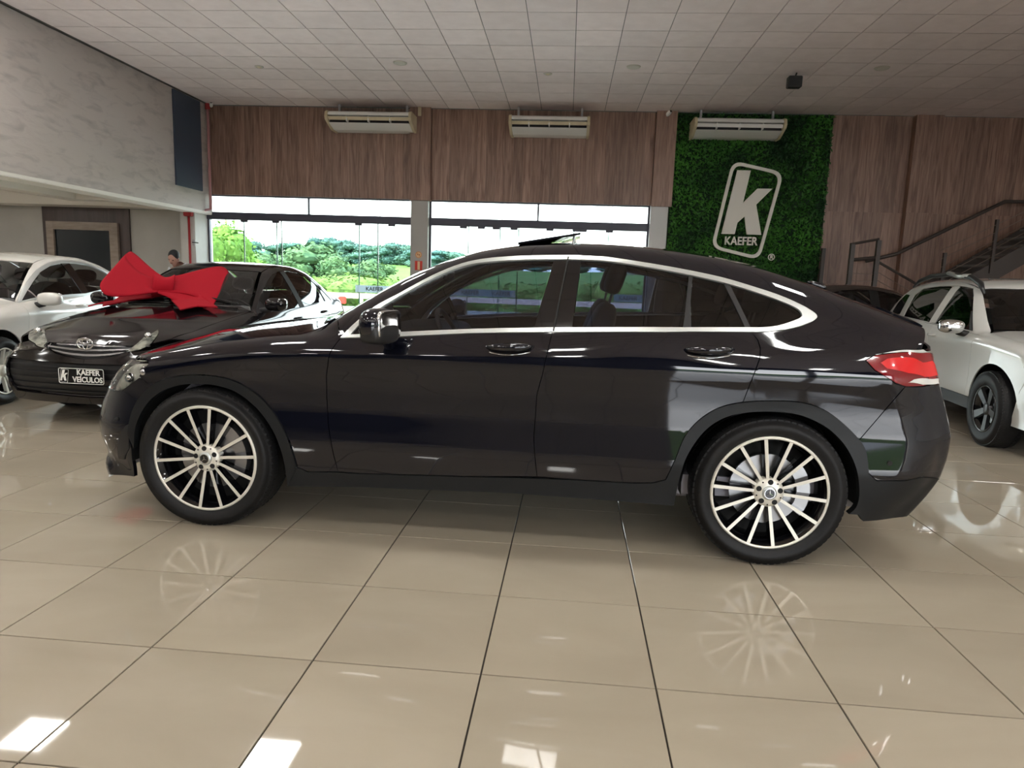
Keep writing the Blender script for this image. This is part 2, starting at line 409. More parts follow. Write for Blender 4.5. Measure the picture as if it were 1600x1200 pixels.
        n3 = np.cross(P[F[:, 1]] - P[F[:, 0]], P[F[:, 2]] - P[F[:, 0]]); flip = np.sum(n3 * Nn[F].mean(1), 1) < 0
        F[flip] = F[flip][:, ::-1]
        # flange: boundary edges pushed inwards
        es = {}
        for t in F:
            for a, b in ((t[0], t[1]), (t[1], t[2]), (t[2], t[0])): es[(a, b)] = 1
        bd = [(a, b) for (a, b) in es if (b, a) not in es]
        fv = []; ff = []; idx = {}
        if flange:
            for a, b in bd:
                for q in (a, b):
                    if q not in idx: idx[q] = len(P) + 2 * len(idx); fv += [P[q], P[q] - Nn[q] * flange]
                ff.append((idx[b], idx[a], idx[a] + 1, idx[b] + 1))
        P2 = np.vstack([P, np.array(fv)]) if fv else P
        P2 = P2 * np.array([1, 1, s.sz])
        objs = []
        for sg in ((1,) if (sym or pr in 'tfr' and sides == (1,)) else sides):
            me = bpy.data.meshes.new(name); Q = P2.copy(); NN = Nn.copy()
            if s.sz != 1: NN[:, 2] /= s.sz; NN /= np.linalg.norm(NN, axis=1, keepdims=True)
            fl = [tuple(map(int, t)) for t in F] + ff
            if sg < 0: Q[:, 1] *= -1; NN[:, 1] *= -1; fl = [t[::-1] for t in fl]
            me.from_pydata(Q.tolist(), [], fl); me.polygons.foreach_set('use_smooth', [True] * len(fl))
            me.update()
            ln = np.zeros((len(me.loops), 3)); vi = np.zeros(len(me.loops), int); me.loops.foreach_get('vertex_index', vi)
            k = vi < len(NN); ln[k] = NN[vi[k]]
            if (~k).any():
                pn = np.zeros(len(me.polygons) * 3); me.polygons.foreach_get('normal', pn); pn = pn.reshape(-1, 3)
                lt = np.zeros(len(me.polygons), int); me.polygons.foreach_get('loop_total', lt); pi = np.repeat(np.arange(len(lt)), lt); ln[~k] = pn[pi[~k]]
            me.normals_split_custom_set(ln.tolist())
            o = link(name, me, mt, parent or s.root); objs.append(o)
            if lab: o['label'] = lab
        return objs
    def at(s, P, off=0.):
        P = np.atleast_2d(P); return (P + s.grad(P) * off) * np.array([1, 1, s.sz])

def crv(pts, n=4):
    """smooth open curve through points"""
    P = [np.array(p, float) for p in pts]; out = []
    for i in range(len(P) - 1):
        a = P[max(i - 1, 0)]; b = P[i]; c = P[i + 1]; d = P[min(i + 2, len(P) - 1)]
        for k in range(n):
            t = k / n; out.append(tuple(.5 * ((2 * b) + (c - a) * t + (2 * a - 5 * b + 4 * c - d) * t * t + (3 * b - a - 3 * c + d) * t ** 3)))
    return out + [tuple(P[-1])]
def ring(cx, cz, r, a0, a1, n): return [(cx + r * math.cos(math.radians(a0 + (a1 - a0) * k / n)), cz + r * math.sin(math.radians(a0 + (a1 - a0) * k / n))) for k in range(n + 1)]

# ------------------------------------------------------------------ wheels
def tire_profile(R, rr, w):
    return [(rr - .012, -w * .40), (rr, -w * .47), (rr + .012, -w * .50), ((R + rr) / 2 - .01, -w * .545), ((R + rr) / 2 + .025, -w * .54), (R - .035, -w * .50), (R - .012, -w * .455), (R - .002, -w * .40), (R, -w * .25), (R, w * .25), (R - .012, w * .455), (R - .035, w * .50), ((R + rr) / 2, w * .545), (rr, w * .47), (rr - .012, w * .40)]
def make_wheel(root, x, side, R, rr, w, yface, style, rot=0., steer=0., zc=None, car='car', tilt=0):
    """side -1: outer face towards local -y. wheel frame: outer face towards -y, mirrored for +y by a half turn"""
    zc = R - .008 if zc is None else zc
    wh = MB()
    # barrel of the rim
    wh.lathe([(rr - .006, -w * .50), (rr - .010, -w * .44), (rr - .028, -w * .40), (rr - .040, w * .1), (rr - .03, w * .45)], 64)
    o = wh.build('wheel', 'blackgloss' if style != 'six' else 'blackplastic', root, smooth=True)
    o.location = (x, side * yface, zc); o.rotation_euler = (0, rot, (0 if side < 0 else PI) + steer); o.rotation_mode = 'YXZ' if False else 'XYZ'
    yo = -w * .5
    tb = MB(); tb.lathe(tire_profile(R, rr, w), 80); t = tb.build('tire', 'tire', o, smooth=True)
    # tread blocks
    tr = MB()
    for k in range(72):
        a = 2 * PI * k / 72
        for (y0, y1, sk) in ((-.46, -.27, .02), (.27, .46, -.02)):
            vs = []
            for rad in (R - .012, R + .003):
                for (aa, yy) in ((a, y0), (a + .058, y0), (a + .058 + sk, y1), (a + sk, y1)):
                    rd = rad - (.010 if abs(yy) > .4 else 0); vs.append((rd * math.cos(aa), yy * w, rd * math.sin(aa)))
            tr.add(vs, [(0, 3, 2, 1), (4, 5, 6, 7), (0, 1, 5, 4), (1, 2, 6, 5), (2, 3, 7, 6), (3, 0, 4, 7)])
    tag(tr.build('tread_block', 'tire', o), kind='stuff')
    # brake disc and hub plate
    d = MB(); d.lathe([(.02, .0), (rr * .62, .0), (rr * .62, .02), (.02, .02)], 40, c=(0, yo + .085, 0)); d.build('brake_disc', 'steel', o, smooth=False)
    bk = MB(); bk.lathe([(.0, 0), (rr - .03, 0)], 40, c=(0, yo + .14, 0)); bk.build('wheel_back', 'gap', o)
    face = MB(); face.lathe([(rr - .016, 0), (rr - .014, -.004), (rr - .004, -.005), (rr - .001, .002)], 80, c=(0, yo + .006, 0)); face.build('rim_lip', 'machined' if style in ('multi', 'ten') else 'blackgloss', o, smooth=True)
    if style == 'multi':
        for k in range(14):
            a = 2 * PI * k / 14 - .147
            def P(r, off, y): return (r * math.sin(a) + off * math.cos(a), y, r * math.cos(a) - off * math.sin(a))
            r0, r1 = .058, rr - .012; w0, w1 = .0075, .0085
            y0, y1 = yo + .022, yo + .004
            sp = MB(); sp.add([P(r0, -w0, y0), P(r0, w0, y0), P(r1, w1, y1), P(r1, -w1, y1)], [(0, 3, 2, 1), ])
            sp.add([P(r0, -w0, y0 + .002), P(r0, w0, y0 + .002), P(r1, w1, y1 + .002), P(r1, -w1, y1 + .002)], [(0, 1, 2, 3)]); s_ = sp.build('spoke', 'machined', o)
            sb = MB(); sb.add([P(r0, -w0, y0 + .001), P(r0, w0, y0 + .001), P(r1, w1 , y1 + .001), P(r1, -w1 , y1 + .001), P(r0, -w0 * 1.6, y0 + .045), P(r0, w0 * 1.6, y0 + .045), P(r1, w1 * 1.8, y1 + .05), P(r1, -w1 * 1.8, y1 + .05)],
                              [(0, 4, 7, 3), (1, 2, 6, 5), (0, 1, 5, 4), (2, 3, 7, 6), (4, 5, 6, 7)]); sb.build('spoke_side', 'blackgloss', o)
        h = MB()
        h.lathe([(.030, yo + .010), (.050, yo + .012), (.070, yo + .020), (.074, yo + .030), (.072, yo + .07)], 56); h.build('hub', 'machined', o, smooth=True)
        for k in range(5):
            a = 2 * PI * k / 5 + .05
            lb = MB(); lb.lathe([(0, 0), (.0125, 0), (.0135, .003)], 20, c=(.053 * math.sin(a), yo + .0105, .053 * math.cos(a))); lb.build('lug_hole', 'gap', o)
            for kk in (0,):
                a2 = a + PI / 5; l2 = MB(); l2.lathe([(0, 0), (.0035, 0), (.004, .002)], 10, c=(.060 * math.sin(a2), yo + .0125, .060 * math.cos(a2))); l2.build('bolt_dimple', 'gap', o)
        cp = MB(); cp.lathe([(0, 0), (.026, 0), (.034, .004), (.036, .012)], 40, c=(0, yo + .002, 0)); cp.build('centre_cap', 'satin', o, smooth=True)
        c2 = MB(); c2.lathe([(0, 0), (.025, 0)], 32, c=(0, yo + .0008, 0)); c2.build('cap_badge', 'blackgloss', o)
        st = MB()
        for k in range(3):
            a = 2 * PI * k / 3; st.add([(0, yo - .001, 0), (.0032 * math.cos(a + .6), yo - .0005, -.0032 * math.sin(a + .6)), (.023 * math.sin(a), yo - .0005, .023 * math.cos(a)), (-.0032 * math.cos(a - .6), yo - .0005, .0032 * math.sin(a - .6))], [(0, 1, 2, 3)])
        st.lathe([(.0230, -.0), (.0255, 0), (.0255, -.002), (.0230, -.002)], 32, closed=True, c=(0, yo + .0005, 0)); st.build('star_badge', 'chrome', o)
        # caliper
        ca = MB(); n = 10
        for k in range(n + 1):
            t = math.radians(-35 + 85 * k / n)
            for r in (rr * .50, rr * .72):
                for yy in (yo + .055, yo + .11): ca.v.append((r * math.cos(t) , yy, r * math.sin(t)))
        for k in range(n):
            b = 4 * k; ca.f += [(b, b + 4, b + 6, b + 2), (b, b + 1, b + 5, b + 4), (b + 2, b + 6, b + 7, b + 3)]
        ca.f += [(0, 2, 3, 1), (4 * n, 4 * n + 1, 4 * n + 3, 4 * n + 2)]
        ca.build('brake_caliper', 'steel', o)
    else:
        ns = {'ten': 10, 'five': 5, 'six': 5}[style]
        for k in range(ns):
            base = 2 * PI * (k // 2) / 5 + (.22 if k % 2 else -.22) if style == 'ten' else 2 * PI * k / ns
            wd = .011 if style == 'ten' else .030
            def P(r, off, y): return (r * math.sin(base) + off * math.cos(base), y, r * math.cos(base) - off * math.sin(base))
            r0, r1 = .04, rr - .01; y0, y1 = yo + .028, yo + .006
            sp = MB(); sp.add([P(r0, -wd * .8, y0), P(r0, wd * .8, y0), P(r1, wd * 1.25, y1), P(r1, -wd * 1.25, y1), P(r0, -wd * .8, y0 + .03), P(r0, wd * .8, y0 + .03), P(r1, wd * 1.25, y1 + .03), P(r1, -wd * 1.25, y1 + .03)],
                              [(0, 3, 2, 1), (4, 5, 6, 7), (0, 4, 7, 3), (1, 2, 6, 5), (0, 1, 5, 4), (2, 3, 7, 6)])
            sp.build('spoke', 'machined' if style == 'ten' else 'darkrim', o)
        h = MB(); h.lathe([(0, yo + .016), (.028, yo + .016), (.06, yo + .026), (.062, yo + .06)], 32); h.build('hub', 'machined' if style == 'ten' else 'darkrim', o, smooth=True)
    return o
M['darkrim'] = mat('dark_grey_rim', (.06, .06, .062), .35, .6)
def seat(parent, x, y, z0, mt='seat', h=.62, w=.25, head=True, rake=.30):
    s = empty('seat', (x, y, z0), parent=parent) if False else None
    q = MB(); q.sellip((x - .02, y, z0), (.27, w, .085), .5, .5); o = q.build('seat', mt, parent, smooth=True)
    R = Matrix.Rotation(rake, 3, 'Y')
    b = MB(); b.sellip((x + .26 + .10, y, z0 + h * .5), (.075, w, h * .52), .6, .6, R=R); b.build('backrest', mt, o, smooth=True)
    if head:
        hb = MB(); hx = x + .26 + .22; hb.sellip((hx, y, z0 + h + .13), (.05, w * .55, .085), .6, .6, R=R); hb.build('headrest', mt, o, smooth=True)
        p = MB()
        for d in (-.05, .05): p.tube([(hx - .03, y + d, z0 + h - .03), (hx, y + d, z0 + h + .10)], .006, 6)
        p.build('headrest_post', 'steel', o)
    return o
def underbody(body, x0, x1, w=.60, z0=.20, z1=.34, arches=(0,), r=.42, parent=None):
    sz = body.sz
    q = MB(); q.box((x0, -w, z0 * sz), (x1, w, z1 * sz)); q.build('underbody', 'underside', parent or body.root)
    for ax, ar, zc, yo in arches:
        for sg in (-1, 1):
            l = MB(); pts = ring(ax, zc, ar, -6, 186, 22)
            vs = [(px_, sg * (w - .05), pz) for px_, pz in pts] + [(px_, sg * yo, pz) for px_, pz in pts]; n = len(pts)
            l.add(vs, [(i, i + 1, n + i + 1, n + i) for i in range(n - 1)] + [tuple(range(n))]); l.build('wheel_liner', 'gap', parent or body.root)
# ------------------------------------------------------------------ the room
CH = 4.722; YB = 14.35; XL = -7.65; XR = 13.0; YF = -9.0; XLL = -14.0
# floor: grout bed, one tile per object near the camera
s = MB().box((XLL - .2, YF - .2, -.16), (XR + .2, YB + .2, -.006)).build('floor', 'grout'); tag(s, kind='structure'); floor = s
TS = .595; fa = -.0046; ux = np.array([math.cos(fa), math.sin(fa)]); uy = np.array([-math.sin(fa), math.cos(fa)]); fo = np.array([-.2388, 2.7525])
g = .0030
tile_me = None; cells = []
for i in range(-26, 26):
    for j in range(-21, 21):
        c = fo + ux * TS * (i + .5) + uy * TS * (j + .5)
        if XLL + .3 < c[0] < XR - .3 and YF + .3 < c[1] < YB - .3:
            v = np.array([_sy * 0 + c[0], c[1]]); fwd = -_sy * c[0] * 1 + _cy * c[1]; lat = _cy * c[0] + _sy * c[1]
            vis = fwd > 1.0 and abs(lat) < fwd * .80 + .5
            cells.append((not vis, math.hypot(c[0], c[1]), i, j, c))
cells.sort(key=lambda q: q[:2])
def tile_box(mb, c, h, ux, uy, z0, z1, b=.0012):
    P = lambda a, d, z: (c[0] + ux[0] * a + uy[0] * d, c[1] + ux[1] * a + uy[1] * d, z)
    vs = [P(a * h, d * h, z0) for a, d in ((-1, -1), (1, -1), (1, 1), (-1, 1))] + [P(a * h, d * h, z1 - b) for a, d in ((-1, -1), (1, -1), (1, 1), (-1, 1))] + [P(a * (h - b), d * (h - b), z1) for a, d in ((-1, -1), (1, -1), (1, 1), (-1, 1))]
    fs = [(8, 9, 10, 11)] + [(k, (k + 1) % 4, 4 + (k + 1) % 4, 4 + k) for k in range(4)] + [(4 + k, 4 + (k + 1) % 4, 8 + (k + 1) % 4, 8 + k) for k in range(4)]
    mb.add(vs, fs)
one = MB(); tile_box(one, (0, 0), TS / 2 - g, ux, uy, -.010, 0)
for n, q in enumerate(cells[:300]):
    if n == 0: t0 = one.build('tile', 'floortile', floor); t0.location = (*q[4], 0)
    else:
        t = t0.copy(); COL.objects.link(t); t.parent = floor; t.location = (*q[4], 0)
rest = MB()
for q in cells[300:]: tile_box(rest, q[4], TS / 2 - g, ux, uy, -.010, 0)
o = rest.build('tile_field', 'floortile', floor); tag(o, kind='stuff')
# ceiling
s = MB().box((XLL - .2, YF - .2, CH + .02), (XR + .2, YB + .2, CH + .3)).build('ceiling', 'ceilgrid'); tag(s, kind='structure'); ceil = s
CS = .625; ca = .0035; ux2 = np.array([math.cos(ca), math.sin(ca)]); uy2 = np.array([-math.sin(ca), math.cos(ca)]); co = np.array([-.0693, 9.90])
lamps = []
for lx in np.arange(-6.64, 12, 3.17):
    for ly in (7.54, 3.79, .04, -3.71, -7.2):
        if ly < 7 or lx < -2: lamps.append((lx, ly))
cc = []
for i in range(-24, 24):
    for j in range(-32, 9):
        c = co + ux2 * CS * (i + .5) + uy2 * CS * (j + .5)
        if XL + .0 < c[0] < XR - .2 and YF + .2 < c[1] < YB - .02: cc.append((c[1] < 8.6 or c[0] > 9.5, i, j, c))
one = MB(); tile_box(one, (0, 0), CS / 2 - .009, ux2, uy2, .03, 0, b=-.004)
first = None; rest = MB()
for q in cc:
    c = q[3]
    if q[0]: tile_box(rest, c, CS / 2 - .009, ux2, uy2, CH + .03, CH, b=-.004)
    elif first is None: first = one.build('ceiling_tile', 'ceiltile', ceil); first.location = (*c, CH)
    else:
        t = first.copy(); COL.objects.link(t); t.parent = ceil; t.location = (*c, CH)
tag(rest.build('ceiling_tile_field', 'ceiltile', ceil), kind='stuff')
# lit square ceiling lamps (all of them nearer than the frame's top edge)
first = None
for k, (lx, ly) in enumerate(lamps):
    r = empty('ceiling_lamp', (lx, ly, CH)); tag(r, 'square lit ceiling lamp mirrored in the floor at the photo\'s bottom left corner' if k == 0 else 'square lit ceiling lamp mirrored in the floor right of the corner patch' if ly > 7 else 'square white lit ceiling lamp overhead, behind the camera', 'lamp', 'square ceiling lamps overhead')
    if first is None:
        a = MB().box((-.30, -.30, -.035), (.30, .30, -.001)).build('lamp_frame', 'columnwhite', r); b = MB().box((-.275, -.275, -.040), (.275, .275, -.0345)).build('diffuser', 'lampglow', r); first = (a, b)
    else:
        for a in first: d = a.copy(); COL.objects.link(d); d.parent = r
for k, (lx, ly) in enumerate([(-10.6, 8.2), (-10.6, 4.6), (-10.6, 1.0), (-12.8, 6.4), (-12.8, 10.8), (-12.8, 2.8), (-8.6, 7.0)]):
    r = empty('ceiling_lamp', (lx, ly, 2.98)); tag(r, 'square white lit ceiling lamp in the low recess, out of the frame', 'lamp', 'square lamps of the recess')
    for a in first: d = a.copy(); COL.objects.link(d); d.parent = r
# ---- back wall: core with openings and vertical boards
def wall(name, boxes, mt):
    b = MB()
    for a in boxes: b.box(*a)
    return tag(b.build(name, mt), kind='structure')
WZ = 2.93
wb = wall('wall_back', [((-7.8, YB + .03, WZ), (1.95, YB + .25, CH)), ((1.87, YB + .03, 0), (XR, YB + .25, CH)), ((XLL, YB, 0), (-8.1, YB + .25, 2.75)), ((XLL, YB, 2.75), (-7.8, YB + .25, CH))], 'greywall')
BW = .187
def boards(x0, x1, z0, z1, y):
    n = max(1, round((x1 - x0) / BW)); w = (x1 - x0) / n
    key = (round(w, 4), round(z1 - z0, 3))
    for k in range(n):
        if key not in BC:
            me_o = MB().box((.0008, -.02, 0), (w - .0008, .02, z1 - z0)); BC[key] = me_o.build('wood_board', 'woodboard', wb, bevel=.0015); o = BC[key]
        else: o = BC[key].copy(); COL.objects.link(o)
        o.parent = wb; o.location = (x0 + k * w, y, z0 + 0)
BC = {}
boards(-7.64, -3.34, WZ, CH, YB); boards(-3.36, -2.93, WZ - .03, CH, YB - .14); boards(-2.93, 1.56, WZ, CH, YB); boards(1.56, 1.96, WZ - .03, CH, YB - .14)
zs = float(at_y(1320, 331, YB)[2])
boards(4.95, 6.45, 0, zs, YB); boards(4.95, 6.45, zs, CH, YB); boards(6.45, 6.95, 0, zs, YB - .14); boards(6.45, 6.95, zs, CH, YB - .14); boards(6.95, XR, 0, zs, YB); boards(6.95, XR, zs, CH, YB)
pc = MB()
for x0, x1, z0 in ((-3.355, -2.935, WZ - .03), (1.565, 1.955, WZ - .03), (6.455, 6.945, 0)): pc.box((x0, YB - .125, z0), (x1, YB + .03, CH))
pc.build('pilaster_core', 'woodboard', wb)
# columns between the glass bays
tag(MB().box((-3.33, YB - .12, 0), (-2.97, YB + .25, WZ - .02)).build('trim_1', 'columngrey', bevel=.004), kind='structure')
tag(MB().box((1.56, YB - .12, 0), (1.90, YB + .25, WZ - .02)).build('trim_2', 'columnwhite', bevel=.004), kind='structure')
tag(MB().box((-8.12, YB - .45, 0), (-7.80, YB + .25, 2.6)).build('trim_3', 'offwhite', bevel=.004), kind='structure')
# ---- left: plastered bulkhead over a low recess
wl = wall('wall_left', [((XL - .2, YF, 2.56), (XL, YB, CH)), ], 'plaster')
wall('wall_recess_left', [((XLL - .2, YF, 0), (XLL, YB, 3.0))], 'greywall')
cf = wall('ceiling_recess', [((XLL, YF, 2.98), (XL - .19, YB, 3.06)), ], 'soffit')
for n, (a, b) in enumerate([((XL - .42, YF, 2.50), (XL - .005, YB, 2.98)), ((-9.62, YF, 2.56), (-9.22, 12.35, 2.98)), ((-9.62, 12.35, 2.56), (-8.08, 12.75, 2.98)), ((XLL, 13.75, 2.58), (-8.08, YB, 2.98))]):
    tag(MB().box(a, b).build('trim_%d' % (4 + n), 'soffit', bevel=.012), kind='structure')
# navy panel high on the left wall
tag(MB().box((XL - .01, 12.98, 2.94), (XL + .035, 13.93, 4.70)).build('wall_panel', 'navy', bevel=.004), 'tall dark blue panel high on the grey plastered wall', 'panel')
# framed dark doorway of the recess
dr = empty('door_1', (-10.5, YB, 0)); tag(dr, kind='structure')
MB().box((-.98, -.05, 0), (1.0, -.001, 2.58)).build('surround', 'darkboard', dr)
f = MB(); f.box((-.86, -.12, 0), (-.69, -.05, 2.27)); f.box((.58, -.12, 0), (.77, -.05, 2.27)); f.box((-.69, -.12, 2.10), (.58, -.05, 2.27)); f.build('door_frame', 'stoneframe', dr, bevel=.004)
MB().box((-.69, -.07, 0), (.58, -.052, 2.10)).build('door_leaf', 'darkglass', dr)
M['shadewall'] = mat('navy_shade_wall', (.035, .038, .06), .5)  # navy colour stands in for the shaded depth behind the camera, for reflections
# side and front walls (out of frame, seen only in reflections)
wall('wall_right', [((XR, YF, 0), (XR + .2, YB, CH))], 'offwhite')
wf = wall('wall_front', [((XLL, YF - .2, 3.7), (XR, YF, CH)), ((XLL, YF - .2, 0), (2.2, YF, 3.7)), ((6.2, YF - .2, 0), (6.5, YF, 3.7)), ((12.4, YF - .2, 0), (XR, YF, 3.7))], 'shadewall')
# ---- glazed bays
def bay(name, x0, x1, tr_px, up_px, strong, brackets):
    r = empty(name, ((x0 + x1) / 2, YB + .1, 0)); tag(r, kind='structure'); cx = (x0 + x1) / 2
    X = lambda px, py: float(at_y(px, py, YB + .1)[0]) - cx
    fr = MB(); a, b = x0 - cx, x1 - cx
    fr.box((a, -.07, 2.42), (b, .07, 2.575)); fr.box((a, -.05, WZ - .025), (b, .05, WZ + .01)); fr.box((a, -.04, 0), (a + .035, .04, WZ)); fr.box((b - .035, -.04, 0), (b, .04, WZ)); fr.build('window_frame', 'alu_dark', r, bevel=.003)
    ed = [a + .035] + [X(p, 335) for p in up_px] + [b - .035]
    for i in range(len(ed) - 1): MB().box((ed[i] + .002, -.006, 2.575), (ed[i + 1] - .002, .006, WZ - .025)).build('transom_pane', 'pane', r)
    s = MB(); s.box((X(strong, 330) - .018, -.03, 2.575), (X(strong, 330) + .018, .03, WZ)); s.build('mullion', 'alu_dark', r)
    for p in up_px:
        if p != strong: MB().box((X(p, 330) - .004, -.008, 2.58), (X(p, 330) + .004, .008, WZ - .025)).build('pane_edge', 'pane_edge', r)
    ed = [a + .035] + [X(p, 380) for p in tr_px] + [b - .035]
    for i in range(len(ed) - 1):
        yy = .02 if i % 2 else -.02
        MB().box((ed[i] - .015, yy - .005, .02), (ed[i + 1] + .015, yy + .005, 2.42)).build('door_pane', 'pane', r)
    for i, p in enumerate(tr_px):
        yy = .02 if i % 2 else -.02
        MB().box((ed[i + 1] - .009, yy - .012, .02), (ed[i + 1] + .009, yy + .012, 2.42)).build('pane_edge', 'pane_edge', r)
    for p in brackets: MB().box((X(p, 345) - .075, -.06, 2.375), (X(p, 345) + .075, -.02, 2.42)).build('roller_bracket', 'alu_dark', r, bevel=.004)
    return r, X
w1, X1 = bay('window_1', -7.80, -3.33, (382.5, 432.5, 441, 561, 591), (431, 483, 539, 594), 483, (383, 432, 561, 613))
w2, X2 = bay('window_2', -2.97, 1.56, (732, 781, 810, 896, 950), (728, 785, 841, 900, 957), 841, (725, 753, 776, 804, 860, 901, 912, 953))
# pale strips with the shop's name stuck on the glass doors
def strip(X, p0, p1, z0, z1, txt, par):
    x0, x1 = X(p0, 450), X(p1, 450)
    MB().box((x0, -.034, z0), (x1, -.030, z1)).build('glass_sticker', 'sticker', par)
    n = len(txt)
    for k, (t, fx) in enumerate(txt):
        letters('sticker_lettering', t, (z1 - z0) * .75, 'gap', par, (x0 + (x1 - x0) * fx, -.037, (z0 + z1) / 2), (1, 0, 0), (0, 0, 1), .002, .001)
strip(X1, 556, 616, .98, 1.13, [('KAEFER', .5)], w1)
strip(X2, 705, 806, .98, 1.13, [('KAEFER', .30), ('KAEFER', .78)], w2)
strip(X2, 960, 1004, .98, 1.13, [('KAEFER', .5)], w2)
# ---- green foliage wall
gx0, gx1 = 1.93, 4.95
gw = empty('foliage_wall', ((gx0 + gx1) / 2, YB, 0)); tag(gw, 'square wall of artificial dark green foliage behind the white logo', 'plant wall')
MB().box((gx0 - (gx0 + gx1) / 2, -.05, .02), (gx1 - (gx0 + gx1) / 2, .02, CH - .01)).build('backing', 'greenback', gw)
nl = 17000; W2 = (gx1 - gx0) / 2
cx = RNG.uniform(-W2, W2, nl); cz = RNG.uniform(1.2, CH - .03, nl) if False else RNG.uniform(.3, CH - .03, nl)
cyy = -.05 - RNG.uniform(0, .075, nl)
an = RNG.uniform(0, 2 * PI, nl); tl = RNG.uniform(-.9, .9, nl); ln = RNG.uniform(.03, .055, nl); wd = ln * .38
d = np.stack([np.cos(an) * np.cos(tl), -np.abs(np.sin(tl)) * .9, np.sin(an) * np.cos(tl)], 1); sd = np.cross(d, RNG.normal(0, 1, (nl, 3))); sd /= np.linalg.norm(sd, axis=1, keepdims=True)
C = np.stack([cx, cyy, cz], 1); A = C - d * ln[:, None]; B = C + d * ln[:, None]; Lq = C + sd * wd[:, None]; Rq = C - sd * wd[:, None]
V = np.stack([A, Lq, B, Rq], 1).reshape(-1, 3); F = np.arange(nl * 4).reshape(-1, 4)
tag(mesh('foliage', V.tolist(), F.tolist(), 'greenwall', gw), kind='stuff')
# logo: tilted rounded frame, big K, lettering and registered mark
YL = YB - .16
def LP(px, py, dy=0): p = at_y(1090 + px / 6.667, 240 + py / 6.667, YL); return Vector((p[0], p[2]))
lg = empty('wall_logo', (3.45, YL, 2.8)); tag(lg, 'white tilted K logo board with rounded frame on the green foliage wall', 'logo')
def lg_poly(name, poly, dep=.04):
    q = MB(); q.prism(poly, lambda p: (p[0] - 3.45, 0, p[1] - 2.8), lambda p: (p[0] - 3.45, dep, p[1] - 2.8)); return q.build(name, 'logo', lg)
def rounded(cs, r, n=7):
    out = []
    for i in range(len(cs)):
        a, b, c = cs[i - 1], cs[i], cs[(i + 1) % len(cs)]
        p0 = b + (a - b).normalized() * r; p1 = b + (c - b).normalized() * r
        for k in range(n + 1):
            t = k / n; out.append(p0 * (1 - t) ** 2 + b * 2 * t * (1 - t) + p1 * t * t)
    return out
co_ = [LP(365, 70), LP(900, 195), LP(645, 1110), LP(140, 985)]
ce = sum(co_, Vector((0, 0))) / 4
def insetp(cs, dd):
    out = []
    for i in range(4):
        a, b, c = cs[i - 1], cs[i], cs[(i + 1) % 4]; e1 = (a - b).normalized(); e2 = (c - b).normalized(); out.append(b + (e1 + e2) / max(.3, (e1.x * e2.y - e1.y * e2.x).__abs__()) * dd)
    return out
o_ = rounded(co_, .22); i_ = rounded(insetp(co_, .062), .17); n = len(o_)
q = MB(); vs = [(p.x - 3.45, y, p.y - 2.8) for y in (0, .04) for ps in (o_, i_) for p in ps]
fs = []
for k in range(n):
    k2 = (k + 1) % n
    fs += [(k, k2, n + k2, n + k), (2 * n + k, 3 * n + k, 3 * n + k2, 2 * n + k2), (k, 2 * n + k, 2 * n + k2, k2), (n + k, n + k2, 3 * n + k2, 3 * n + k)]
q.add(vs, fs).build('logo_frame', 'logo', lg)
lg_poly('letter_k', [LP(*p) for p in ((415, 172), (556, 175), (474, 512), (624, 364), (780, 366), (612, 532), (664, 846), (512, 842), (490, 655), (416, 720), (387, 838), (248, 835))])
pa, pb = LP(230, 910), LP(668, 920)
letters('logo_lettering', 'KAEFER', .225, 'logo', lg, ((pa.x + pb.x) / 2 - 3.45, -.005, (pa.y + pb.y) / 2 - 2.8), (pb.x - pa.x, 0, pb.y - pa.y), (-.0, 0, 1), .0045, .02, sx=.84)
rm = empty('registered_mark', (*[LP(770, 1078).x], YL, LP(770, 1078).y)); tag(rm, 'small white circled R mark right below the white logo', 'symbol')
MB().lathe([(.052, 0), (.066, 0), (.066, .02), (.052, .02)], 32, closed=True).build('circle', 'logo', rm)
letters('letter_r', 'R', .10, 'logo', rm, (0, 0, 0), (1, 0, 0), (0, 0, 1), .004, .006)
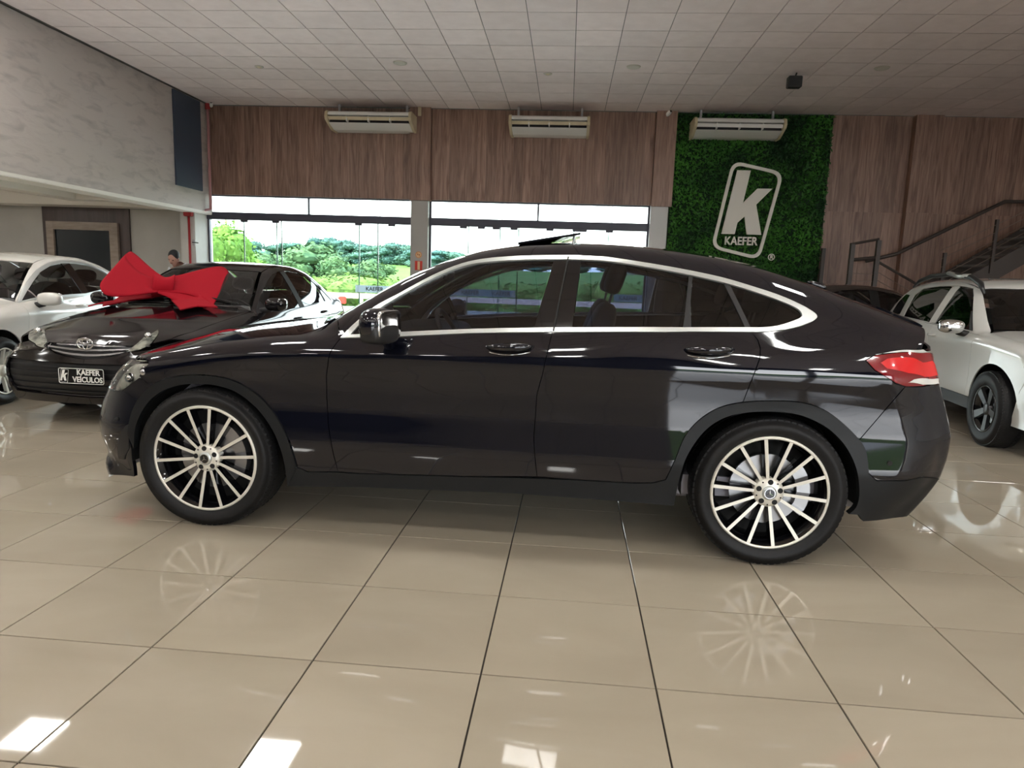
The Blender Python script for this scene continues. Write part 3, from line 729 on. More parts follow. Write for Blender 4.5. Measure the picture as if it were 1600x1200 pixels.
# ---- three hanging air conditioners
def aircon(p0, p1, p2, p3, lab):
    YA = 13.72
    a = at_y(*p0, YA); b = at_y(*p1, YA); x0 = a[0]; x1 = b[0]
    zt = (a[2] + b[2]) / 2; zt += .09; r = empty('air_conditioner', ((x0 + x1) / 2, 14.0, zt - .30)); w = (x1 - x0) / 2; tag(r, lab, 'air conditioner', 'white air conditioners under the ceiling')
    top = .30; prof = [(.33, top), (-.24, top), (-.30, top - .03), (-.335, top - .11), (-.30, top - .17), (-.02, .02), (.05, 0), (.33, 0)]
    for sg in (-1, 1):
        e = MB(); xx = sg * w; e.prism([(p[0] * 1.02, p[1] + (.012 if p[1] > .2 else -.008)) for p in prof], lambda p: (xx, p[0], p[1]), lambda p: (xx - sg * .055, p[0], p[1])); e.build('side_panel', 'ac_cream', r, bevel=.006)
    c = MB(); c.prism([(.33, top), (-.24, top), (-.295, top - .03), (-.315, top - .085), (-.20, top - .085), (-.10, top - .2), (-.26, top - .215), (-.02, .025), (.05, .005), (.33, .005)], lambda p: (-w + .055, p[0], p[1]), lambda p: (w - .055, p[0], p[1])); c.build('casing', 'ac_white', r, bevel=.004)
    MB().box((-w + .06, -.19, top - .2), (w - .06, -.10, top - .09)).build('outlet_slot', 'ac_dark', r)
    lo = MB(); lo.prism([(-.298, top - .112), (-.285, top - .108), (-.262, top - .165), (-.275, top - .172)], lambda p: (-w + .06, p[0], p[1]), lambda p: (w - .06, p[0], p[1])); lo.build('louvre', 'ac_cream' if 'foliage' not in lab else 'ac_white', r)
    for k in (-.5, 0, .5):
        MB().box((k * w - .01, -.29, top - .20), (k * w + .01, -.18, top - .09)).build('louvre_post', 'ac_white', r)
    MB().box((w * .62, -.152, .123), (w * .83, -.150, .140)).build('display_strip', 'ac_dark', r).rotation_euler = (0, 0, 0)
    for sg in (-.8, .8): MB().box((sg * w - .02, .05, top), (sg * w + .02, .10, CH - (zt - .30) - .002)).build('hanger', 'steel', r)
aircon((508, 178), (643, 184), 0, 0, 'white hanging air conditioner on the left, above the first glass bay')
aircon((795, 186), (922, 190), 0, 0, 'white hanging air conditioner in the middle, above the second glass bay')
aircon((1085, 190), (1229, 194), 0, 0, 'white hanging air conditioner on the right, in front of the green foliage')
# ceiling fittings
def downlight(px, lab, small=False):
    p = at_z(*px, CH); r = empty('ceiling_spotlight', (p[0], p[1], CH)); tag(r, lab, 'ceiling light')
    R = .06 if small else .10
    MB().lathe([(R * .7, -.012), (R, -.016), (R + .012, -.001)], 32, axis='z').build('trim_ring', 'lampoff', r, smooth=True)
    MB().lathe([(0, -.03 if small else -.008), (R * .7, -.012)], 32, axis='z').build('lens', 'ac_cream' if small else 'lampoff', r, smooth=True)
downlight((405, 104), 'small yellowed round ceiling spot at the left, unlit', True)
downlight((625, 98), 'round unlit ceiling downlight above the first air conditioner')
downlight((856, 115), 'small yellowed ceiling spot above the middle air conditioner', True)
downlight((990, 104), 'round unlit ceiling downlight up and right of the middle air conditioner')
downlight((1378, 106), 'round unlit ceiling downlight farthest right, above the wooden wall')
p = at_z(1242, 124, CH - .1); r = empty('ceiling_speaker', (p[0], p[1], CH)); tag(r, 'small black box speaker hanging from the white ceiling tiles', 'speaker')
MB().box((-.11, -.07, -.23), (.10, .07, -.06)).build('speaker_box', 'blackplastic', r, bevel=.01); MB().tube([(0, 0, -.07), (.02, 0, -.001)], .012).build('bracket', 'blackplastic', r)
def camera_dome(px, lab):
    p = at_y(*px, YB - .22); r = empty('security_camera', (p[0], p[1], p[2])); tag(r, lab, 'security camera')
    R = Matrix.Rotation(.5, 3, 'Z') @ Matrix.Rotation(-.4, 3, 'X')
    q = MB(); q.sellip((0, 0, 0), (.035, .075, .035), .5, .9, R=R); q.build('camera_body', 'ac_white', r, smooth=True)
    q = MB(); q.sellip(tuple(R @ Vector((0, -.07, 0))), (.022, .01, .022), .8, .9, R=R); q.build('lens', 'blackgloss', r, smooth=True)
    MB().tube([(0, .02, .02), (0, .06, .07), (0, .20, .07)], .012).build('bracket', 'ac_white', r, smooth=True)
camera_dome((330, 163), 'small white security camera in the top left corner of the brown wall')
camera_dome((1045, 177), 'small white security camera beside the foliage wall')
p = at_y(656, 170, YB - .16); tag(MB().box((p[0] - .035, -.02, -.14), (p[0] + .035, 0, .10)).build('wall_sensor', 'ac_cream', loc=(0, YB - .16, p[2]), bevel=.006), 'slim beige sensor strip on the brown pilaster beside the left air conditioner', 'sensor')
# red fire pipe
r = empty('fire_pipe', (-7.72, YB - .5, 0)); tag(r, 'thin red fire pipe running down the corner beside the left glass bay', 'pipe')
u = MB(); u.tube([(.14, .30, CH - .003), (.14, .30, 2.60)], .028); u.tube([(.14, .30, 2.60), (-.10, .02, 2.52)], .026); u.build('upper_pipe', mat('faded_red_pipe', (.50, .24, .25), .5), r, smooth=True)
MB().tube([(-.18, 0, 2.50), (-.18, 0, .003)], .024).build('lower_pipe', 'redpipe', r, smooth=True)
MB().box((-.26, -.07, 2.42), (-.10, .05, 2.60)).build('alarm_box', 'redpipe', r, bevel=.012)
MB().tube([(.14, .30, CH - .003), (.14, .30, CH - .12)], .05).build('pipe_flange', 'redpipe', r)
# signs on the grey column
ys = YB - .135
p = at_y(654, 398, ys); r = empty('round_sign', (p[0], ys, p[2])); tag(r, 'round orange no smoking sign on the grey column between the glass bays', 'sign')
MB().lathe([(0, 0), (.060, 0), (.060, .006)], 32).build('disc', 'signcream', r); MB().lathe([(.052, -.001), (.066, -.001), (.066, .005), (.052, .005)], 32, closed=True).build('ring', 'orange', r)
MB().prism([(-.046, .034), (-.034, .046), (.046, -.034), (.034, -.046)], lambda q: (q[0], -.003, q[1]), lambda q: (q[0], 0, q[1])).build('slash', 'orange', r)
MB().box((-.03, -.0015, -.006), (.03, -.0005, .008)).build('cigarette', 'signblack', r)
p = at_y(654, 415, ys); r = empty('extinguisher_sign', (p[0], ys, p[2])); tag(r, 'red square fire extinguisher sign below the round sign on the grey column', 'sign')
MB().box((-.078, -.001, -.095), (.078, .008, .095)).build('plate', 'signred', r); MB().box((-.022, -.004, -.085), (.028, 0, .085)).build('stripe', 'signcream', r)
p = at_y(652, 450, YB - .2); r = empty('fire_extinguisher', (p[0], YB - .22, .75)); tag(r, 'red fire extinguisher hung on the grey column', 'fire extinguisher')
MB().lathe([(0, 0), (.07, .01), (.075, .05), (.075, .42), (.05, .50), (.02, .53), (.02, .57)], 24, axis='z').build('cylinder', 'redpipe', r, smooth=True)
MB().tube([(0, 0, .57), (-.05, 0, .62), (-.13, 0, .60), (-.15, -.02, .50), (-.10, -.03, .40), (-.09, -.05, .2)], .011).build('hose', 'blackplastic', r, smooth=True)
MB().box((-.03, -.02, .56), (.06, .02, .60)).build('valve', 'steel', r, bevel=.004)
# door lever by the left bay
p = at_y(316, 380, YB - .2); r = empty('door_handle', (-7.83, YB - .47, p[2])); tag(r, 'small dark lever handle on the pale column at the left glass bay', 'handle')
MB().box((-.03, 0, -.06), (.03, .015, .06)).build('back_plate', 'steel', r, bevel=.004); MB().tube([(0, 0, 0), (0, -.05, 0), (.13, -.05, -.01)], .010).build('lever', 'blackplastic', r)
# ---- staircase at the right
YS = 13.25; sc = empty('staircase', (8, YS, 0)); tag(sc, 'dark brown metal staircase with cable railing against the wooden wall', 'staircase')
def S(px, py, y=YS): p = at_y(px, py, y); return (p[0] - 8, y - YS, p[2])
lx = S(1310, 400)[0]; lx2 = S(1352, 400)[0]
lz = 1.05
# landing
MB().box((lx, -.55, lz - .08), (lx2 + .35, .95, lz)).build('landing', 'stairmetal', sc, bevel=.005)
for (x, y) in ((lx + .04, -.5), (lx2, -.5), (lx + .04, .9)):
    MB().box((x - .035, y - .035, 0), (x + .035, y + .035, S(1312, 384)[2] if x < lx2 - .1 else S(1352, 378)[2])).build('post', 'stairmetal', sc)
MB().tube([(lx, -.5, S(1312, 384)[2]), (lx2, -.5, S(1352, 378)[2] + .02)], .022).build('handrail', 'stairmetal', sc); MB().tube([(lx, -.5, S(1312, 408)[2]), (lx2, -.5, S(1352, 404)[2])], .03).build('handrail', 'stairmetal', sc)
for k in range(5): MB().tube([(lx, -.5, lz + .1 + k * .13), (lx2, -.5, lz + .1 + k * .13)], .005, 6).build('cable', 'cable', sc)
# upper flight
yw = YB - .32
A = np.array(S(1353, 408, yw)); Bp = np.array(S(1400, 397, yw)); Cc = np.array(S(1570, 315, yw)); D = np.array(S(1640, 316, yw))
MB().tube([tuple(A), tuple(Bp), tuple(Cc), tuple(D), tuple(D + np.array([2.0, 0, 0]))], .035, 10).build('wall_handrail', 'stairmetal', sc, smooth=True)
a = np.array(S(1440, 478, 12.9)); b = np.array(S(1600, 388, 12.9)); dirv = (b - a) / np.linalg.norm(b - a); e = b + dirv * 1.6
def beam(p, q, hh, name, th=.05):
    m_ = MB(); m_.prism([(p[0], p[2] - hh), (q[0], q[2] - hh), (q[0], q[2] + hh * .2), (p[0], p[2] + hh * .2)], lambda t: (t[0], p[1], t[1]), lambda t: (t[0], p[1] + th, t[1])); return m_.build(name, 'stairmetal', sc)
beam(a - dirv * .6, e, .30, 'stringer'); beam(a - dirv * .6 + np.array([0, 1.05, 0]), e + np.array([0, 1.05, 0]), .30, 'stringer')
st = a - dirv * .6; n = int((e[2] - st[2]) / .17)
for k in range(n + 1):
    t = k / n; c = st + (e - st) * t
    MB().box((c[0] - .02, c[1] + .05, c[2] + .02), (c[0] + .28, c[1] + 1.05, c[2] + .06)).build('tread', 'stairtread', sc, bevel=.003)
p1 = np.array(S(1472, 440, 12.9)); p2 = np.array(S(1548, 418, 12.9))
for pxx, pt, pb in ((1548, 343, 418), (1468, 395, 462)):
    q0 = S(pxx + 6, pt, 12.9); q1 = S(pxx, pb, 12.9)
    MB().box((q1[0] - .025, q1[1] - .03, q1[2] - .1), (q1[0] + .025, q1[1] + .02, q0[2])).build('post', 'stairmetal', sc)
for k in range(5):
    q0 = np.array(S(1470, 392 + k * 13, 12.88)); q1 = np.array(S(1600, 331 + k * 11, 12.88)); q2 = q1 + (q1 - q0) * .6
    MB().tube([tuple(q0), tuple(q2)], .006, 6).build('cable', 'cable', sc)
# lower flight, nearer, going down to the right
a = np.array((lx2 + .05, -.5, lz)); b = np.array((lx2 + 2.0, -.5, 0.0))
beam(a, b, .16, 'stringer'); beam(a + np.array([0, .95, 0]), b + np.array([0, .95, 0]), .16, 'stringer')
for k in range(7):
    t = (k + .5) / 7; c = a + (b - a) * t
    MB().box((c[0] - .14, -.45, c[2] - .02), (c[0] + .14, .45, c[2] + .02)).build('tread', 'stairtread', sc, bevel=.003)
MB().tube([(lx2, -.5, lz + .85), tuple(b + np.array([0, 0, .85]))], .022).build('handrail', 'stairmetal', sc)
for k in range(5): MB().tube([(lx2, -.5, lz + .12 + k * .14), tuple(b + np.array([0, 0, .12 + k * .14]))], .006, 6).build('cable', 'cable', sc)
for t in (.5, .98): c = a + (b - a) * t; MB().box((c[0] - .025, -.525, c[2] - .05 if t < .9 else 0), (c[0] + .025, -.475, c[2] + .85)).build('post', 'stairmetal', sc)
# enclosure wall behind the upper flight's underside
# ------------------------------------------------------------------ outside
def terrain(x, y):
    y = np.asarray(y, float)
    z = np.interp(y, [-400, -8, 14.6, 24, 40, 80, 140, 250, 420, 900], [-.3, -.15, -.15, -.3, -2.6, -4.2, -2.0, 4.5, 8, 10])
    return z
xs = np.linspace(-420, 420, 60); yy = np.concatenate([np.linspace(25, 140, 30), np.linspace(150, 900, 40)])
V = [(x, y, float(terrain(x, y)) + (1.2 * math.sin(x * .03 + y * .013) if y > 60 else 0)) for y in yy for x in xs]; nx = len(xs)
F = [(j * nx + i, j * nx + i + 1, (j + 1) * nx + i + 1, (j + 1) * nx + i) for j in range(len(yy) - 1) for i in range(nx - 1)]
tag(mesh('field', V, F, 'field', smooth=True), kind='structure')
tag(MB().box((-60, YB + .3, -.5), (60, 25.5, -.18)).build('ground_paving', 'concrete'), kind='structure')
tag(MB().box((-80, -60, -.5), (80, YF - .25, -.18)).build('ground_forecourt', 'road'), kind='structure')
tag(MB().box((-30, -26, -.2), (60, -24.5, 2.1)).build('hedge', 'hedge'), 'long clipped hedge across the road behind the camera', 'hedge')
tag(MB().box((-30, -22.0, -.2), (60, -20.8, .0)).build('pavement', 'concrete'), kind='structure')
r = empty('guard_rail', (-4, 19.5, -.18)); tag(r, 'low pinkish guard rail outside behind the glass doors', 'railing')
MB().box((-14, -.04, .85), (16, .04, 1.0)).build('top_rail', 'railpink', r)
for k in range(11): MB().box((-14 + 3 * k - .05, -.05, 0), (-14 + 3 * k + .05, .05, .85)).build('post', 'railpink', r)
MB().box((-14, -.01, .1), (16, .01, .62)).build('infill_panel', 'steel', r)
tag(MB().box((-.11, -.03, -.10), (.11, .03, .10)).build('marker_sign', 'signred', loc=tuple(at_y(535, 469, 19.4)), bevel=.02), 'small red marker outside on the guard rail behind the dark sedan', 'marker')
def leaf_cloud(centers, radii, n, size, seed):
    rg = np.random.default_rng(seed); w = np.array([r[0] * r[2] for r in radii]); w = w / w.sum()
    idx = rg.choice(len(centers), n, p=w); dn = rg.normal(0, 1, (n, 3)); dn /= np.linalg.norm(dn, axis=1, keepdims=True)
    rad = rg.uniform(.80, 1.06, n)
    C = np.array(centers)[idx] + dn * np.array(radii)[idx] * rad[:, None]
    t = np.cross(dn + rg.normal(0, .45, (n, 3)), rg.normal(0, 1, (n, 3))); t /= np.linalg.norm(t, axis=1, keepdims=True); b = np.cross(dn + rg.normal(0, .4, (n, 3)), t); b /= np.linalg.norm(b, axis=1, keepdims=True)
    s = size * rg.uniform(.6, 1.3, n)[:, None]
    V = np.stack([C - t * s, C - b * s * .6, C + t * s, C + b * s * .6], 1).reshape(-1, 3); return V, np.arange(n * 4).reshape(-1, 4)
def tree_mesh(h, w, seed, n, leaf, blobs=9, low=.25):
    rg = np.random.default_rng(seed); cs = []; rs = []
    for k in range(blobs):
        a = rg.uniform(0, 2 * PI); q = rg.uniform(0, .55) * w; zz = h * rg.uniform(low + .15, .82); cs.append((q * math.cos(a), q * math.sin(a), zz)); rr = w * rg.uniform(.35, .55); rs.append((rr, rr, min(rr * .8, h * .22)))
    cs.append((0, 0, h * .8)); rs.append((w * .5, w * .5, h * .2))
    cs.append((0, 0, h * (low + .3))); rs.append((w * .75, w * .75, h * .28))
    V, F = leaf_cloud(cs, rs, n, leaf, seed)
    me = bpy.data.meshes.new('crown'); me.from_pydata(V.tolist(), [], F.tolist())
    # inner volume so that the crown is not see-through
    q = MB()
    for c_, r_ in zip(cs, rs): q.sellip(c_, tuple(v * .8 for v in r_), 1, 1, 10, 7)
    nb = len(me.vertices); me2 = bpy.data.meshes.new('crown'); me2.from_pydata(V.tolist() + q.v, [], F.tolist() + [tuple(i + nb for i in f) for f in q.f]); bpy.data.meshes.remove(me)
    tk = MB().tube([(0, 0, -.5), (0, 0, h * .35), (w * .06, 0, h * .6)], [w * .06, w * .045, w * .02])
    mt_ = bpy.data.meshes.new('trunk'); mt_.from_pydata(tk.v, [], tk.f); mt_.materials.append(M['bark']); return me2, mt_
TM = {}
def tree(px, dist, top_py, w, kind, lab, grp, seed, base=None, h=None):
    p = at_y(px, top_py, dist); zb = float(terrain(p[0], dist)) if base is None else base
    hh = p[2] - zb if h is None else h
    key = (kind, seed)
    if key not in TM: TM[key] = tree_mesh(1.0 * 8, 3.2 if kind != 'leaf_yellow' else 4.6, seed, 2600, .20 if dist < 80 else .26, low=.25 if dist < 80 else -.02, blobs=9 if dist < 80 else 14)
    a, b = TM[key]; r = empty('tree', (p[0], dist, zb)); tag(r, lab, 'tree', grp); sx = w / 6.4; sz = hh / 8
    for nm, me in (('crown', a), ('trunk', b)):
        me_ = me
        if nm == 'crown' and (not me.materials): me.materials.append(M[kind])
        o = link(nm, me_, None, r); o.scale = (sx, sx, sz)
    r.rotation_euler = (0, 0, (px * 7.3) % 6)
ON = 'first second third fourth fifth sixth seventh eighth ninth tenth eleventh twelfth thirteenth fourteenth fifteenth sixteenth seventeenth eighteenth nineteenth twentieth'.split() + ['twenty-%s' % s for s in 'first second third fourth fifth sixth'.split()]
def ORD(lst, k): return ON[sorted(range(len(lst)), key=lambda i: lst[i][0]).index(k)]
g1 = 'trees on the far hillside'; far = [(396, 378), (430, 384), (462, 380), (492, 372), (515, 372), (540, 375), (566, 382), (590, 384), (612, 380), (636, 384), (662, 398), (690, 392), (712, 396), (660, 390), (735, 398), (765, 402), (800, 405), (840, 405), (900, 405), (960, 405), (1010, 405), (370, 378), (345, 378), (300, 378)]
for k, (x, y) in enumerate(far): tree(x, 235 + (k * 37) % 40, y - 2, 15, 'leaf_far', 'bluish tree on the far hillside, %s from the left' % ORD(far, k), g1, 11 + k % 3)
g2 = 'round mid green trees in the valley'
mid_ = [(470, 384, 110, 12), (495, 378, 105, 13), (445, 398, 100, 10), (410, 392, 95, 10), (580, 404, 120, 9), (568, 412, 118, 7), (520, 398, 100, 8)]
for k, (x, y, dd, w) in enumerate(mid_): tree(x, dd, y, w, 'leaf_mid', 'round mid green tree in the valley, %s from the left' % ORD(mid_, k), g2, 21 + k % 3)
for k, (x, y, dd, w, lab) in enumerate([(352, 344, 45, 5.0, 'tall bright green tree nearest the left edge of the glass'), (330, 362, 40, 4.0, 'bright green bushy tree against the left window jamb'), (395, 398, 55, 5.0, 'bright green low tree right of the tallest tree')]): tree(x, dd, y, w, 'leaf_bright', lab, 'bright trees left outside', 31 + k)
shr_ = [(500, 432, 36, 4.2), (528, 428, 38, 4.6), (556, 430, 37, 4.4), (585, 433, 38, 4.5), (612, 436, 37, 4.2), (640, 438, 38, 4.4), (470, 425, 40, 4), (700, 436, 38, 4.6), (740, 438, 39, 4.6), (780, 440, 38, 4.6), (960, 440, 38, 4.6), (1000, 440, 38, 4.6), (430, 415, 40, 4), (860, 440, 38, 4.6), (910, 440, 38, 4.6), (820, 440, 38, 4.6)]
for k, (x, y, dd, w) in enumerate(shr_): tree(x, dd, y, w, 'leaf_yellow', 'rounded yellow green shrub outside, %s from the left of the row' % ORD(shr_, k), 'yellow green shrubs outside', 41 + k % 3)
# ------------------------------------------------------------------ the black coupe SUV
def coupe():
    c = dict(
        W=[(-.86, .86), (-.4, .915), (0, .935), (.6, .945), (1.5, .95), (2.4, .948), (2.87, .948), (3.3, .925), (3.7, .87), (3.9, .83)],
        sec=[(.1, .955), (.30, .970), (.40, .985), (.485, .994), (.53, .989), (.66, .976), (.78, .974), (.88, .984), (.935, .992), (.955, .991), (1.0, .980), (1.06, .962), (1.12, .94), (1.2, .90), (1.35, .84)],
        hood=[(-1.0, .70), (-.80, .84), (-.70, .905), (-.48, .963), (-.21, 1.0), (.05, 1.042), (.38, 1.08), (.6, 1.09), (.9, 1.085), (1.8, 1.125), (2.8, 1.175), (3.3, 1.20), (3.55, 1.20), (3.66, 1.19), (3.76, 1.12)],
        green=[(-1, .2), (.10, .86), (.45, 1.085), (.65, 1.205), (.85, 1.325), (1.0, 1.40), (1.15, 1.46), (1.35, 1.52), (1.6, 1.558), (1.85, 1.572), (2.1, 1.57), (2.35, 1.557), (2.6, 1.528), (2.85, 1.482), (3.05, 1.425), (3.25, 1.362), (3.45, 1.298), (3.6, 1.248), (3.72, 1.212), (3.85, 1.17), (4.2, 1.0)],
        wg=[(0, .80), (.6, .845), (.9, .875), (1.5, .895), (2.4, .895), (2.9, .86), (3.2, .82), (3.5, .78), (3.8, .74)],
        belt=[(0, 1.02), (.7, 1.03), (1.8, 1.10), (3.0, 1.16), (4, 1.2)],
        crown=[(.2, .17), (1.0, .17), (1.5, .11), (2.2, .10), (2.8, .12), (3.4, .15)], crown_low=[(-.9, .16), (0, .10), (.6, .09), (1.0, .05), (3, .06), (3.8, .08)],
        front=[(.1, -.66), (.22, -.71), (.32, -.775), (.42, -.81), (.52, -.81), (.62, -.785), (.72, -.745), (.80, -.725), (.90, -.69), (1.0, -.57)],
        rear=[(.1, 3.54), (.22, 3.64), (.34, 3.73), (.44, 3.79), (.55, 3.815), (.66, 3.82), (.74, 3.795), (.85, 3.755), (1.0, 3.695), (1.10, 3.665), (1.17, 3.675), (1.21, 3.675), (1.3, 3.65)],
        fbow=.10, rbow=.10, rs=.10, rf=.32, rr=.26, rg=.10, rj=.035, tumble=.50, tcurve=.18, xaf=.25, xar=2.9)
    root = empty('coupe_suv', (-1.845, 4.25, 0), -.016)
    tag(root, 'large glossy black coupe SUV with chrome window line, side on in the foreground', 'car')
    B = Body(c, (-1.845, 4.25), -.016, root)
    px, sp, tp = B.px, B.sp, B.tp
    pb, cl = 'paint_black', 'cladding'
    # pixel outlines on the near side
    chr_out = [(532, 528.5), (543, 517), (555.6, 505), (579, 486), (615, 464.5), (653, 443), (686, 426.5), (722, 412.5), (757.5, 405), (805, 401), (850, 400), (888, 400), (925, 401), (955, 403.2), (1012.5, 411.8), (1070, 421.8), (1127.5, 434), (1170.6, 446.5), (1214, 460.6), (1248, 475), (1268.4, 486.5), (1275.6, 493), (1275, 498), (1265.5, 504), (1250, 510), (1228, 515), (1196.5, 518.7), (1173.5, 519), (1041, 519), (863, 519), (734, 521), (618.6, 526.5)]
    chr_in = [(548, 523.5), (567.5, 502.5), (603, 476.5), (639, 455.5), (674, 437), (710, 421.5), (745.6, 412), (805, 407), (850, 406), (888, 406), (925, 407), (955, 409.5), (1012, 418), (1076, 430), (1130, 442), (1168, 453), (1214, 468.5), (1242.5, 481), (1252, 490), (1248, 498), (1214, 509.5), (1185, 512), (1067, 512), (866, 512), (734, 514.5), (618.6, 519.5)]
    arch_f = [(201, 678), (203, 662), (209, 640), (223, 616), (245, 598), (269.5, 589.5), (300, 586), (337, 588), (371, 597), (402, 616), (427, 643), (448, 680), (460, 715), (464, 730)]
    arch_fi = [(211, 700), (214, 665), (229, 634), (251, 613), (279, 602), (309.6, 599.5), (340, 602), (371, 612.6), (402, 637), (427, 671), (442, 708), (449, 745), (450, 759)]
    arch_r = [(1040, 749.5), (1055, 718), (1070, 682), (1094, 655), (1124, 637), (1160, 628.6), (1205, 626.5), (1250, 628.6), (1286, 640), (1316, 661), (1340, 685), (1352, 706), (1356, 738)]
    arch_ri = [(1053, 789), (1055, 775), (1062.5, 742), (1073, 712), (1094, 680), (1118, 659), (1148, 647), (1190, 642.5), (1235, 645), (1268, 655), (1298, 673), (1322, 700), (1337, 733), (1341.5, 766), (1337, 790), (1325, 802)]
    gap1 = [(532, 528.5), (523, 540), (514.6, 554), (510, 588), (510.5, 620), (513, 665), (522, 714), (528.5, 737.5)]
    gap2 = [(863, 519), (856, 548), (849, 579), (839, 616), (834, 684), (836, 715), (839, 745)]
    gap3 = [(1175, 519), (1184, 531), (1188, 544), (1187, 560), (1181, 577), (1172, 600), (1161.5, 627)]
    sill_t = [(464, 730), (482, 737.5), (528.5, 738), (560, 740), (650, 742.5), (740, 745), (839, 747.5), (900, 750), (987, 755), (1020, 755), (1040, 749.5)]
    chr_out = crv(chr_out[:25], 3) + chr_out[25:]; chr_in = crv(chr_in[:22], 3) + chr_in[22:]; arch_f, arch_fi, arch_r, arch_ri = [crv(a, 4) for a in (arch_f, arch_fi, arch_r, arch_ri)]
    CO_, CI_ = px(chr_out), px(chr_in); AF, AFI, AR, ARI = px(arch_f), px(arch_fi), px(arch_r), px(arch_ri)
    G1, G2, G3, ST = px(gap1), px(gap2), px(gap3), px(sill_t)
    for a in (AF,): a[:, 1] = a[:, 1]
    U = tp([(-.58, .60), (-.45, .70), (-.2, .745), (0, .765), (.3, .785), (.58, .79)])
    V = tp([(.66, .75), (.80, .705), (.95, .665), (1.10, .62), (1.25, .575), (1.4, .55), (1.7, .545), (2.0, .545), (2.3, .54), (2.6, .53), (2.9, .52), (3.2, .53), (3.45, .56), (3.57, .60)])
    hl = [(229.4, 563), (232.5, 568), (217, 588), (198.6, 606), (189, 610)]
    HL = px(hl)
    fend = np.vstack([U, V[:1], G1, ST[1:2] if False else px([(482, 737.5)]), AF[::-1][:-17], px([(236, 604)]), HL[2:0:-1], HL[:1]])
    B.panel('front_fender', 'd', fend, pb)
    fd = np.vstack([G1[0:1], CO_[-1:], CO_[-2:-3:-1], G2, ST[6:0:-1][0:0], px([(740, 745), (650, 742.5), (560, 740)]), G1[::-1][:-1]])
    B.panel('front_door', 'd', fd, pb)
    rd = np.vstack([G2[:1], px([(1041, 519), (1173.5, 519)]), G3, AR[:5][::-1][0:0], px(crv([(1160, 628.6), (1124, 637), (1094, 655), (1070, 682), (1055, 718), (1040, 749.5)], 4)), px([(1020, 755), (987, 755), (900, 750)]), G2[::-1][:-1]])
    B.panel('rear_door', 'd', rd, pb)
    seam = crv([(1414.7, 604), (1392, 630), (1368, 658), (1343, 687)], 5)
    TL = px([(1352, 563), (1366.7, 555), (1400, 549), (1441, 546), (1449, 551)]); TLB = px([(1352, 563), (1366.7, 578.7), (1398.7, 598.7), (1414.7, 604)])
    tail3 = tp([(3.62, .62)])
    q = np.vstack([V, tail3, px([(1441, 546), (1393, 549)]), px([(1366.7, 555), (1352, 563), (1366.7, 578.7), (1398.7, 598.7), (1414.7, 604)]), px(seam), px(crv([(1340, 685), (1316, 661), (1286, 640), (1250, 628.6), (1205, 626.5), (1161.5, 628.4)], 4)), G3[::-1][:-1], CO_[:-4][::-1]])
    B.panel('quarter_panel', 'd', q, pb)
    # chrome frame of the windows
    B.panel('window_trim', 'd', CO_, 'satin', holes=[CI_], off=.005, spc=.012, gap=0)
    # panes and pillars inside the frame
    fp = px([(548, 523.5), (567.5, 502.5), (603, 476.5), (612, 471), (618.6, 500), (618.6, 519.5)])
    B.panel('mirror_triangle', 'd', fp, 'blackgloss', off=-.003)
    w1 = px([(612, 471), (639, 455.5), (674, 437), (710, 421.5), (745.6, 412), (805, 407), (865, 406), (855, 440), (844, 475), (833.5, 513), (734, 514.5), (618.6, 519.5), (618.6, 500)])
    B.panel('front_window', 'd', w1, 'glass_dark', off=-.006, flange=0, gap=0)
    B.panel('b_pillar', 'd', px([(865, 406), (888, 406), (909, 406.5), (900, 470), (894.6, 512), (866, 512.2), (833.5, 513), (844, 475), (855, 440)]), 'blackgloss', off=-.003)
    B.panel('pillar_seam', 'd', px([(887, 402), (889.5, 402), (866, 518), (863.5, 518)]), 'gap', off=.006, flange=0, gap=0)
    B.panel('rear_window', 'd', px([(909, 406.5), (955, 409.5), (1012, 418), (1076, 430), (1070, 490), (1067, 512), (894.6, 512), (900, 470)]), 'glass_dark', off=-.006, flange=0, gap=0)
    B.panel('window_divider', 'd', px([(1076, 430), (1083, 431.5), (1080, 470), (1081, 512), (1067, 512), (1070, 490)]), 'blackplastic', off=-.002)
    B.panel('rear_fixed_window', 'd', px([(1083, 431.5), (1130, 442), (1164, 511.8), (1081, 512), (1080, 470)]), 'glass_darker', off=-.006, flange=0, gap=0)
    B.panel('c_pillar', 'd', px([(1130, 442), (1141, 445), (1174, 512), (1164, 512)]), 'blackplastic', off=-.001)
    B.panel('quarter_window', 'd', px([(1141, 445), (1168, 453), (1214, 468.5), (1242.5, 481), (1252, 490), (1248, 498), (1214, 509.5), (1185, 512), (1174, 512)]), 'glass_darker', off=-.006, flange=0, gap=0)
    # cladding
    B.panel('arch_trim', 'd', np.vstack([AF, AFI[::-1]]), cl, off=.010, flange=.035, gap=0, spc=.015)
    B.panel('arch_trim', 'd', np.vstack([AR, px([(1350, 770), (1340, 803)]), ARI[::-1]]), cl, off=.010, flange=.035, gap=0, spc=.015)
    SB = px([(450, 759), (500, 759.5), (560, 760.5), (650, 764), (800, 770), (950, 781), (1051, 789.5)])
    B.panel('sill_trim', 'd', np.vstack([ST, px([(1053, 789)]), SB[::-1]]), cl, off=.006, flange=.03, gap=0)
    # top panels
    cowl = tp([(.50, 0), (.53, .35), (.60, .62), (.58, .79)])
    B.panel('hood', 't', np.vstack([tp([(-.69, 0), (-.675, .25), (-.64, .45), (-.58, .60)]), U[1:], cowl[::-1]])[:, :2], pb, sym=True)
    A_ = tp([(.53, 0), (.57, .35), (.64, .62), (.68, .74)]); T_ = tp([(1.20, 0), (1.225, .3), (1.30, .555)])
